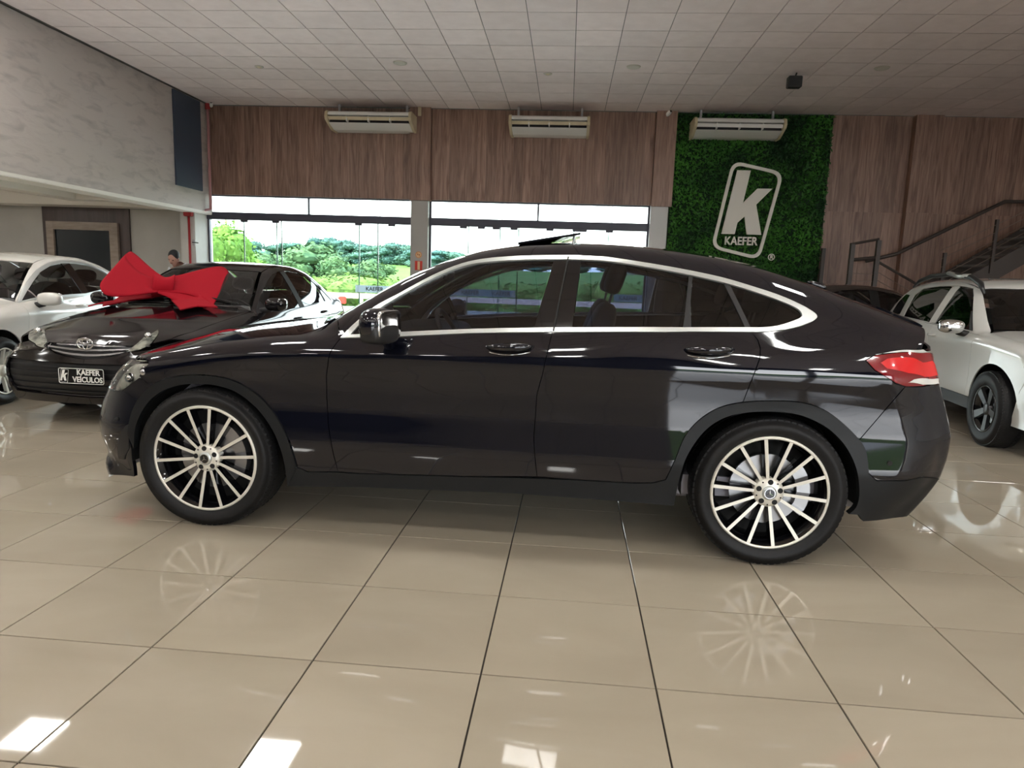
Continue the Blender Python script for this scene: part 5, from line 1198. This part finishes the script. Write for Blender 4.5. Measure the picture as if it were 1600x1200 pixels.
# ---- the red felt bow
def bow():
    c_, s_ = math.cos(SED.yaw), math.sin(SED.yaw)
    k0 = SED.px([(262, 466)], True)[0]; kn = SED.at(k0[None], .13)[0]
    wk = np.array([SED.loc[0] + c_ * kn[0] - s_ * kn[1], SED.loc[1] + s_ * kn[0] + c_ * kn[1], kn[2]])
    r = empty('gift_bow', tuple(wk), SED.yaw); tag(r, 'huge red felt gift bow resting on the black sedan\'s hood and windshield', 'bow')
    vd = wk[:2] / np.linalg.norm(wk[:2]); rt = np.array([vd[1], -vd[0], 0]); bk = np.array([vd[0], vd[1], 0]); up = np.array([0, 0, 1.])
    S = float(np.dot(wk - CO, np.array(_fw))) / FOC * .97      # metres per photo pixel there
    def loc(v): return (c_ * v[0] + s_ * v[1], -s_ * v[0] + c_ * v[1], v[2])
    def ribbon(name, fn, na, nb, th=.012):
        vs = [loc(fn(a / na, b / nb)) for a in range(na + 1) for b in range(nb + 1)]
        fs = [(i * (nb + 1) + j, i * (nb + 1) + j + 1, (i + 1) * (nb + 1) + j + 1, (i + 1) * (nb + 1) + j) for i in range(na) for j in range(nb)]
        o = mesh(name, vs, fs, 'ribbon', r, smooth=True); md = o.modifiers.new('thickness', 'SOLIDIFY'); md.thickness = th; md.offset = 0; return o
    def loop(sg, end, wv, wk_):
        def fn(a, b):
            t = a * 2 * PI; o = (1 - math.cos(t)) / 2; o2 = o ** .8
            th = math.sin(t) * (.25 + .75 * o) * 30     # front/back depth in px
            bb = (b - .5) * 2; wd = wk_ + (1 - wk_) * min(1, o * 1.15) ** 1.2
            p = rt * end[0] * o2 + up * end[1] * o ** 1.1 - bk * th * .9 - up * th * .55 + (rt * wv[0] + up * wv[1] + bk * wv[2]) * bb * wd
            return p * S + up * .02
        return fn
    ribbon('left_loop', loop(-1, (-68, 22), (16, 23, 45), .42), 48, 10)
    ribbon('right_loop', loop(1, (84, -6), (19, 28, 55), .42), 48, 10)
    def kn_(a, b):
        t = a * 2 * PI; return (rt * ((b - .5) * 30 + math.sin(t) * 3) + up * (math.sin(t) * 14 * (1 + .35 * (2 * b - 1) ** 2) - 2) + bk * (math.cos(t) * 17)) * S + up * .02
    ribbon('knot', kn_, 24, 8)
    def tail(pxs, nm):
        pts = SED.px(pxs, True); o = SED.panel(nm, 't', pts[:, :2], 'ribbon', off=.055, flange=.012, spc=.03, gap=0, sides=(1,), parent=r)
        for q in o:
            q.location = (-kn[0], -kn[1], -kn[2])
            v = q.data.vertices
    tail([(252, 456), (256, 468), (215, 475), (162, 486), (165, 480.5), (141, 479.5), (165, 473), (205, 461)], 'left_tail')
    tail([(268, 458), (292, 455), (312, 464), (340, 488), (308, 486), (282, 492), (268, 476)], 'right_tail')
    return r
bow()
# ---- white sedan at the left edge
def sedan_white():
    c = dict(
        W=[(-.93, .80), (-.5, .86), (0, .885), (.6, .895), (2.4, .895), (3.0, .885), (3.4, .84), (3.65, .78)],
        sec=[(.1, .93), (.3, .96), (.5, .985), (.62, .99), (.70, .985), (.80, 1.0), (.86, .985), (.95, .95), (1.05, .90), (1.2, .84)],
        hood=[(-1.0, .60), (-.90, .70), (-.6, .83), (-.3, .89), (.1, .945), (.5, .99), (1.5, .95), (2.6, 1.0), (2.9, 1.05), (3.3, 1.08), (3.6, 1.06), (3.7, .95)],
        green=[(-.1, .72), (.25, .90), (.45, 1.01), (.75, 1.17), (1.0, 1.29), (1.25, 1.37), (1.5, 1.41), (1.8, 1.43), (2.2, 1.42), (2.55, 1.37), (2.9, 1.27), (3.2, 1.165), (3.45, 1.08), (3.6, .95)],
        wg=[(.2, .79), (.8, .83), (1.5, .845), (2.4, .83), (2.9, .79), (3.3, .73)], belt=[(0, .90), (1.0, .93), (3, 1.0)],
        crown=[(.2, .20), (1.0, .18), (1.5, .11), (2.2, .10), (2.8, .14)], crown_low=[(-.9, .14), (0, .11), (.6, .10), (3, .08)],
        front=[(.1, -.78), (.3, -.88), (.5, -.92), (.65, -.90), (.8, -.82), (.9, -.6)], rear=[(.1, 3.45), (.3, 3.6), (.6, 3.68), (.9, 3.66), (1.05, 3.64)],
        fbow=.17, rbow=.14, rs=.10, rf=.22, rr=.20, rg=.09, rj=.03, tumble=.46, tcurve=.2, xaf=.1, xar=2.6, sz=1.03)
    K = dict(R=.325, rr=.225, WB=2.70, tw=.21, track=.79, style='ten', sill=.28, arch=.05, na=5, nr=10, trim='satin', sillmat='paint_white2',
             hoodline=[(-.66, .62), (-.45, .69), (-.1, .74), (.3, .765), (.45, .765)],
             rail=[(.50, .73), (.65, .69), (.85, .635), (1.02, .59), (1.20, .545), (1.5, .53), (1.8, .525), (2.1, .52), (2.4, .51), (2.6, .50), (2.85, .52), (3.1, .56), (3.35, .61), (3.5, .67)],
             gap1=[(.44, .92), (.44, .80), (.45, .5), (.52, .28)], gap2=[(1.62, .965), (1.60, .6), (1.57, .28)], gap3=[(2.70, 1.01), (2.64, .85), (2.50, .72), (2.38, .60), (2.32, .45), (2.30, .28)],
             fbump=[(-.42, .52), (-.55, .60)], rbump=[(3.35, .78), (3.2, .60), (3.08, .42)], tailedge=[(3.55, .98), (3.45, .90)],
             dlo=[(.46, .92), (.70, 1.05), (.9, 1.155), (1.1, 1.245), (1.35, 1.315), (1.6, 1.35), (1.9, 1.355), (2.15, 1.335), (2.45, 1.265), (2.7, 1.17), (2.92, 1.055), (1.7, .955)],
             dlo_in=[(.54, .935), (.72, 1.035), (.9, 1.13), (1.1, 1.22), (1.35, 1.29), (1.6, 1.322), (1.9, 1.328), (2.15, 1.31), (2.44, 1.24), (2.68, 1.148), (2.82, 1.06), (1.7, .985)],
             windows=[('mirror_triangle', [(.54, .935), (.72, 1.035), (.74, .95)], 'blackgloss'), ('quarter_strut', [(.72, 1.035), (.74, 1.045), (.76, .95), (.74, .95)], 'chrome'),
                      ('front_window', [(.74, 1.045), (.9, 1.13), (1.1, 1.22), (1.35, 1.29), (1.58, 1.32), (1.64, .983), (.76, .95)], 'glass_mid'),
                      ('b_pillar', [(1.58, 1.32), (1.76, 1.325), (1.80, .995), (1.64, .983)], 'blackgloss'),
                      ('rear_window', [(1.76, 1.325), (1.9, 1.328), (2.15, 1.31), (2.44, 1.24), (2.68, 1.148), (2.82, 1.06), (1.80, .995)], 'glass_mid')],
             cowl=[(.38, 0), (.41, .4), (.48, .62), (.46, .765)], wsbase=[(.41, 0), (.44, .4), (.52, .62), (.54, .70)], wstop=[(1.14, 0), (1.16, .3), (1.21, .54)],
             hoodfront=[(-.86, 0), (-.845, .25), (-.77, .45), (-.66, .62)], rgtop=[(2.50, 0), (2.52, .3), (2.58, .498)], rgbase=[(3.30, 0), (3.31, .3), (3.38, .58)],
             mirror=(.66, .98, .985), handles=[(1.48, .86), (2.50, .90)])
    B, root = generic('sedan', 'pearl white sedan parked at the left edge, left of the black sedan', c, (-6.22, 5.90), 1.757, 'paint_white', K)
    B.panel('front_bumper', 'f', np.vstack([[(0, .62), (.55, .64)], B.to2d(B.sp([(-.55, .60), (-.42, .52), (-.38, .36)]), 'f'), [(1.0, .18), (0, .18)]]), 'paint_white', sym=True)
    B.panel('grille', 'f', [(0, .76), (.45, .74), (.55, .64), (0, .62)], 'blackplastic', sym=True)
    B.panel('headlight', 'f', [(.46, .74), (.95, .78), (1.0, .70), (.60, .645)], 'lampsilver', sides=(-1, 1))
    B.panel('rear_end', 'r', [(0, 1.03), (.62, .99), (.80, .75), (.98, .5), (.98, .25), (0, .25)], 'paint_white', sym=True)
    return root
sedan_white()
# ---- white off roader at the right edge
def suv_white():
    c = dict(
        W=[(-.82, .80), (-.4, .86), (0, .89), (.6, .895), (2.4, .90), (3.0, .90), (3.3, .86), (3.5, .82)],
        sec=[(.1, .93), (.3, .95), (.45, .975), (.6, .98), (.8, .99), (.95, 1.0), (1.03, .985), (1.12, .95), (1.3, .90)],
        hood=[(-.9, .80), (-.80, .92), (-.7, .985), (-.4, 1.05), (0, 1.09), (.4, 1.12), (1.5, 1.08), (2.6, 1.10), (3.1, 1.15), (3.4, 1.15), (3.5, 1.0)],
        green=[(-.1, .80), (.2, 1.0), (.40, 1.13), (.65, 1.30), (.9, 1.46), (1.1, 1.56), (1.35, 1.61), (1.8, 1.635), (2.4, 1.625), (2.9, 1.58), (3.15, 1.50), (3.3, 1.38), (3.42, 1.2), (3.5, 1.0)],
        wg=[(.2, .80), (.8, .84), (1.5, .85), (2.6, .84), (3.0, .81), (3.3, .77)], belt=[(0, 1.03), (1.0, 1.05), (3, 1.10)],
        crown=[(.2, .18), (1.0, .14), (1.5, .09), (3, .10)], crown_low=[(-.9, .14), (0, .11), (.6, .10), (3, .08)],
        front=[(.1, -.66), (.25, -.74), (.45, -.80), (.65, -.80), (.85, -.77), (.95, -.70), (1.05, -.55)], rear=[(.1, 3.3), (.3, 3.42), (.6, 3.48), (.9, 3.48), (1.1, 3.45), (1.4, 3.40), (1.6, 3.3)],
        fbow=.16, rbow=.12, rs=.10, rf=.22, rr=.18, rg=.12, rj=.03, tumble=.36, tcurve=.1, xaf=.1, xar=2.5, sz=.95)
    K = dict(R=.345, rr=.215, WB=2.673, tw=.215, track=.80, style='five', sill=.40, arch=.075, na=5, nr=10, sillmat='blackplastic', rot=.5, wsmat='glass_darker',
             hoodline=[(-.55, .62), (-.4, .70), (-.1, .755), (.2, .775), (.36, .775)],
             rail=[(.42, .75), (.60, .71), (.78, .67), (.95, .63), (1.08, .605), (1.5, .60), (1.8, .60), (2.2, .60), (2.6, .59), (2.95, .58), (3.1, .60), (3.2, .62), (3.32, .66), (3.40, .70)],
             gap1=[(.42, 1.03), (.44, .9), (.46, .6), (.50, .40)], gap2=[(1.52, 1.075), (1.50, .7), (1.48, .40)], gap3=[(2.42, 1.10), (2.38, .9), (2.28, .75), (2.24, .6), (2.24, .40)],
             fbump=[(-.42, .58), (-.52, .75)], rbump=[(3.30, .78), (3.15, .60), (3.09, .42)], tailedge=[(3.42, 1.10), (3.40, .90)],
             dlo=[(.62, 1.06), (.85, 1.26), (1.05, 1.42), (1.2, 1.50), (1.5, 1.525), (2.0, 1.52), (2.45, 1.49), (2.6, 1.40), (2.55, 1.12), (1.5, 1.085)],
             windows=[('front_window', [(.70, 1.07), (.88, 1.26), (1.06, 1.41), (1.2, 1.485), (1.47, 1.51), (1.52, 1.09), (.9, 1.075)], 'glass_dark'), ('mirror_triangle', [(.62, 1.06), (.85, 1.26), (.88, 1.26), (.70, 1.07)], 'blackplastic'),
                      ('b_pillar', [(1.47, 1.51), (1.5, 1.525), (1.64, 1.522), (1.68, 1.09), (1.52, 1.09)], 'paint_white2'),
                      ('rear_window', [(1.64, 1.51), (2.0, 1.51), (2.44, 1.48), (2.585, 1.40), (2.54, 1.125), (1.68, 1.095)], 'glass_darker')],
             cowl=[(.30, 0), (.33, .4), (.40, .62), (.38, .775)], wsbase=[(.34, 0), (.37, .4), (.44, .62), (.46, .71)], wstop=[(1.0, 0), (1.02, .3), (1.08, .60)],
             hoodfront=[(-.74, 0), (-.72, .25), (-.66, .45), (-.55, .62)], rgtop=[(2.98, 0), (3.0, .3), (3.02, .575)], rgbase=[(3.32, 0), (3.32, .3), (3.33, .62)],
             mirror=(.66, 1.0, 1.04), mirmat='chrome', handles=[(1.40, .96), (2.32, 1.0)], hmat='paint_white2')
    B, root = generic('suv', 'white off-roader with grey roof bars and dark wheels at the right edge', c, (4.70, 6.33), 1.45, 'paint_white2', K)
    B.panel('rear_quarter_window', 'd', B.sp([(2.72, 1.14), (2.76, 1.40), (2.95, 1.41), (3.10, 1.30), (3.14, 1.16), (2.9, 1.13)]), 'blackgloss', off=.003)
    B.panel('front_bumper', 'f', np.vstack([[(0, .70), (.50, .72)], B.to2d(B.sp([(-.52, .75), (-.42, .58), (-.38, .44)]), 'f'), [(1.0, .26), (0, .26)]]), 'paint_white2', sym=True)
    B.panel('grille', 'f', [(0, .90), (.42, .89), (.48, .72), (0, .70)], 'blackplastic', sym=True)
    B.panel('headlight', 'f', [(.44, .89), (.80, .93), (.92, .80), (.52, .73)], 'lampsilver', sides=(-1, 1))
    B.panel('fog_lamp_ring', 'f', [(.66 + .06 * math.cos(t), .42 + .06 * math.sin(t)) for t in np.linspace(0, 2 * PI, 20)[:-1]], 'redpipe', off=.006, spc=.02, sides=(-1, 1))
    B.panel('fog_lamp', 'f', [(.66 + .045 * math.cos(t), .42 + .045 * math.sin(t)) for t in np.linspace(0, 2 * PI, 20)[:-1]], 'lampsilver', off=.012, spc=.02, sides=(-1, 1))
    B.panel('rear_end', 'r', [(0, 1.30), (.62, 1.25), (.75, .9), (.95, .5), (.95, .25), (0, .25)], 'paint_white2', sym=True)
    for s_ in (-1, 1):
        rb = MB(); pts = []
        zt = lambda x: B.tp([(x, .60)])[0][2] * B.sz
        for x, dz in ((.98, .0), (1.08, .055), (1.3, .075), (1.9, .085), (2.4, .075), (2.75, .05), (2.95, .0)): pts.append((x, s_ * .615, zt(x) + dz))
        rb.tube(pts, [.012, .03, .03, .028, .028, .025, .012], 10); o = rb.build('roof_bar', 'darkrim', root, smooth=True)
        MB().tube([(1.35, s_ * .62, pts[2][2] + .012), (1.6, s_ * .62, pts[2][2] + .016), (1.9, s_ * .62, pts[3][2] + .010)], .026, 10).build('roof_bar_cover', 'satin', o, smooth=True)
    return root
suv_white()
# ---- dark car half hidden behind the coupe's tail
def car_dark():
    c = dict(
        W=[(-.93, .80), (0, .88), (.6, .89), (2.4, .89), (3.0, .88), (3.5, .80)],
        sec=[(.1, .93), (.3, .96), (.6, .995), (.75, .99), (.85, .975), (.95, .94), (1.05, .90), (1.2, .84)],
        hood=[(-1.0, .60), (-.80, .80), (-.3, .92), (.1, .97), (.5, 1.02), (2.6, 1.0), (2.9, 1.05), (3.4, 1.05), (3.55, .9)],
        green=[(0, .72), (.35, .93), (.55, 1.04), (.85, 1.20), (1.1, 1.325), (1.3, 1.405), (1.5, 1.445), (1.8, 1.47), (2.2, 1.462), (2.7, 1.42), (3.1, 1.30), (3.35, 1.1), (3.45, .9)],
        wg=[(.2, .78), (.8, .82), (1.5, .835), (2.4, .82), (3.3, .72)], belt=[(0, .90), (1.0, .93), (3, 1.0)],
        crown=[(.2, .20), (1.0, .18), (1.5, .10), (2.8, .14)], crown_low=[(-.9, .14), (0, .11), (3, .08)],
        front=[(.1, -.80), (.3, -.88), (.5, -.92), (.7, -.88), (.9, -.6)], rear=[(.1, 3.3), (.5, 3.5), (.9, 3.48), (1.1, 3.45), (1.3, 3.35)],
        fbow=.17, rbow=.14, rs=.10, rf=.22, rr=.20, rg=.10, rj=.03, tumble=.46, tcurve=.2, xaf=.1, xar=2.6, sz=1.0)
    K = dict(R=.31, rr=.21, WB=2.55, tw=.19, track=.76, style='five', sill=.30, arch=.05, na=5, nr=10,
             hoodline=[(-.66, .60), (-.45, .68), (-.1, .73), (.3, .755), (.55, .755)],
             rail=[(.62, .72), (.75, .685), (.95, .63), (1.12, .58), (1.28, .535), (1.5, .52), (1.8, .515), (2.1, .51), (2.35, .50), (2.62, .50), (2.8, .52), (3.0, .54), (3.2, .60), (3.32, .66)],
             gap1=[(.52, .92), (.50, .80), (.50, .5), (.56, .30)], gap2=[(1.66, .955), (1.64, .6), (1.60, .30)], gap3=[(2.55, 1.0), (2.50, .85), (2.36, .72), (2.24, .60), (2.20, .45), (2.18, .30)],
             fbump=[(-.42, .52), (-.55, .60)], rbump=[(3.25, .78), (3.05, .60), (2.92, .42)], tailedge=[(3.37, .98), (3.33, .90)],
             dlo=[(.58, .93), (.80, 1.06), (1.0, 1.17), (1.2, 1.265), (1.4, 1.335), (1.65, 1.375), (1.9, 1.38), (2.15, 1.36), (2.5, 1.29), (2.75, 1.18), (2.80, 1.05), (1.7, .96)],
             windows=[('mirror_triangle', [(.58, .93), (.80, 1.06), (.80, .935)], 'blackplastic'),
                      ('front_window', [(.80, 1.06), (1.0, 1.17), (1.2, 1.265), (1.4, 1.335), (1.63, 1.372), (1.66, .957), (.80, .935)], 'glass_mid'),
                      ('b_pillar', [(1.63, 1.372), (1.76, 1.38), (1.79, .965), (1.66, .957)], 'gap'),
                      ('rear_window', [(1.76, 1.38), (1.9, 1.38), (2.15, 1.36), (2.5, 1.29), (2.75, 1.18), (2.80, 1.05), (1.79, .965)], 'glass_mid')],
             cowl=[(.50, 0), (.53, .4), (.60, .62), (.56, .755)], wsbase=[(.53, 0), (.56, .4), (.64, .62), (.66, .69)], wstop=[(1.22, 0), (1.24, .3), (1.29, .53)],
             hoodfront=[(-.84, 0), (-.82, .25), (-.75, .45), (-.66, .60)], rgtop=[(2.60, 0), (2.62, .3), (2.70, .50)], rgbase=[(3.22, 0), (3.22, .3), (3.24, .56)],
             mirror=(.70, .97, 1.01), handles=[(1.52, .84), (2.40, .88)])
    B, root = generic('hatchback', 'dark car mostly hidden behind the rear of the coupe, near the foliage wall', c, CARD[0], CARD[1], 'paint_dark', K)
    B.panel('nose_panel', 'f', np.vstack([[(0, .74), (.55, .75)], B.to2d(B.tp([(-.66, .60), (-.75, .45), (-.82, .25), (-.84, 0)]), 'f')]), 'paint_dark', sym=True)
    B.panel('headlight', 'f', [(.50, .755), (.92, .80), (1.05, .72), (.62, .68)], 'lampsilver', off=.004, sides=(-1, 1)); B.panel('grille', 'f', [(0, .72), (.42, .71), (.46, .64), (0, .62)], 'blackplastic', off=.004, sym=True)
    B.panel('front_bumper', 'f', np.vstack([[(0, .74), (.55, .75)], B.to2d(B.sp([(-.55, .60), (-.42, .52), (-.38, .36)]), 'f'), [(1.0, .18), (0, .18)]]), 'paint_dark', sym=True)
    B.panel('rear_end', 'r', [(0, 1.05), (.62, .99), (.80, .75), (.98, .5), (.98, .25), (0, .25)], 'paint_dark', sym=True)
    return root
CARD = ((5.9, 11.0), 3.28)
car_dark()
# ------------------------------------------------------------------ person behind the black sedan
def person():
    hx, hy, hz = at_y(271, 400, 10.6)
    r = empty('person', (hx + .12, 10.75, 0)); tag(r, 'person with short black hair in a pale shirt, head bowed, behind the black sedan', 'person')
    J = [((0, 0, .95), (.15, .11)), ((0, .01, 1.15), (.15, .11)), ((-.02, -.02, 1.36), (.18, .11)), ((-.06, -.05, 1.47), (.07, .06)), ((-.10, -.09, 1.54), (.055, .055)),
         ((.20, 0, 1.38), (.065, .065)), ((.27, .02, 1.12), (.045, .045)), ((.16, -.18, 1.02), (.034, .034)),
         ((-.21, -.03, 1.38), (.065, .065)), ((-.27, -.06, 1.12), (.045, .045)), ((-.16, -.24, 1.02), (.034, .034)),
         ((.09, 0, .86), (.095, .095)), ((.10, -.01, .48), (.062, .062)), ((.10, .02, .09), (.042, .042)), ((.11, -.12, .04), (.04, .03)),
         ((-.09, 0, .86), (.095, .095)), ((-.10, -.01, .48), (.062, .062)), ((-.10, .02, .09), (.042, .042)), ((-.11, -.12, .04), (.04, .03))]
    E_ = [(0, 1), (1, 2), (2, 3), (3, 4), (2, 5), (5, 6), (6, 7), (2, 8), (8, 9), (9, 10), (0, 11), (11, 12), (12, 13), (13, 14), (0, 15), (15, 16), (16, 17), (17, 18)]
    dz = (hz + .10) - 1.74
    me = bpy.data.meshes.new('body'); me.from_pydata([j[0] for j in J], E_, [])
    o = link('body', me, 'skin', r); o.scale = (1, 1, (1.74 + dz) / 1.74)
    sk = o.modifiers.new('skin', 'SKIN'); 
    for v, j in zip(me.skin_vertices[0].data, J): v.radius = j[1]
    me.skin_vertices[0].data[0].use_root = True
    sd = o.modifiers.new('sub', 'SUBSURF'); sd.levels = 2; sd.render_levels = 2
    k = (1.74 + dz) / 1.74
    # clothes follow the body
    sh = MB(); sh.tube([(0, 0, .86 * k), (0, .0, 1.0 * k), (0, .01, 1.15 * k), (-.02, -.02, 1.34 * k), (-.04, -.035, 1.44 * k), (-.06, -.05, 1.485 * k)], [.185, .18, .175, .205, .15, .085], 20, cap=False)
    sh.tube([(.17, 0, 1.41 * k), (.22, .01, 1.32 * k), (.26, .02, 1.17 * k)], [.085, .078, .066], 12, cap=False); sh.tube([(-.19, -.03, 1.41 * k), (-.24, -.04, 1.32 * k), (-.27, -.05, 1.17 * k)], [.085, .078, .066], 12, cap=False)
    sh.build('shirt', 'shirt', r, smooth=True)
    tr = MB()
    for s_ in (-1, 1): tr.tube([(s_ * .07, 0, .96 * k), (s_ * .09, 0, .84 * k), (s_ * .10, -.01, .48 * k), (s_ * .10, .02, .10 * k)], [.13, .115, .085, .065], 14, cap=False)
    tr.build('trousers', 'trousers', r, smooth=True)
    R = Matrix.Rotation(.55, 3, 'X') @ Matrix.Rotation(.25, 3, 'Y')
    c = Vector((hx - r.location.x, hy - r.location.y, hz - .03))
    h = MB(); h.sellip(tuple(c), (.074, .092, .115), 1, 1, 28, 20, R=R); ho = h.build('head', 'skin', r, smooth=True)
    q = MB(); q.tube([tuple(c + R @ Vector((0, .02, -.06))), tuple(c + R @ Vector((.0, .06, -.16)))], [.052, .058], 12, cap=False)
    q.build('neck', 'skin', r, smooth=True)
    q = MB(); q.sellip(tuple(c + R @ Vector((0, -.092, -.015))), (.013, .02, .024), 1, 1, 10, 8, R=R); q.build('nose', 'skin', ho, smooth=True)
    for s_ in (-1, 1):
        q = MB(); q.sellip(tuple(c + R @ Vector((s_ * .076, .005, -.01))), (.010, .02, .032), 1, 1, 10, 8, R=R); q.build('ear', 'skin', ho, smooth=True)
        q = MB(); q.sellip(tuple(c + R @ Vector((s_ * .030, -.082, .012))), (.013, .008, .007), 1, 1, 10, 8, R=R); q.build('eye', 'gap', ho, smooth=True)
    q = MB(); q.sellip(tuple(c + R @ Vector((0, -.082, -.055))), (.024, .010, .007), 1, 1, 10, 8, R=R); q.build('mouth', mat('lips', (.30, .10, .08), .5), ho, smooth=True)
    q = MB(); q.sellip(tuple(c + R @ Vector((0, .018, .035))), (.082, .092, .095), 1, 1, 24, 16, R=R); q.build('hair', 'hair', ho, smooth=True)
    for s_ in (-1, 1):
        hd = Vector((s_ * .16, -.21 if s_ > 0 else -.26, 1.0 * k)); q = MB(); q.sellip(tuple(hd), (.038, .05, .018), .8, .8, 12, 8)
        for f in range(4): b = hd + Vector((-.028 + .018 * f, -.04, 0)); q.tube([tuple(b), tuple(b + Vector((0, -.035, -.01))), tuple(b + Vector((0, -.055, -.03)))], [.009, .008, .006], 6)
        q.tube([tuple(hd + Vector((-s_ * .035, .0, 0))), tuple(hd + Vector((-s_ * .06, -.03, -.01)))], [.010, .008], 6); q.build('hand', 'skin', r, smooth=True)
        q = MB(); q.sellip((s_ * .105, -.08, .045), (.05, .14, .045), .6, .7, 16, 8); q.build('shoe', 'blackplastic', r, smooth=True)
person()
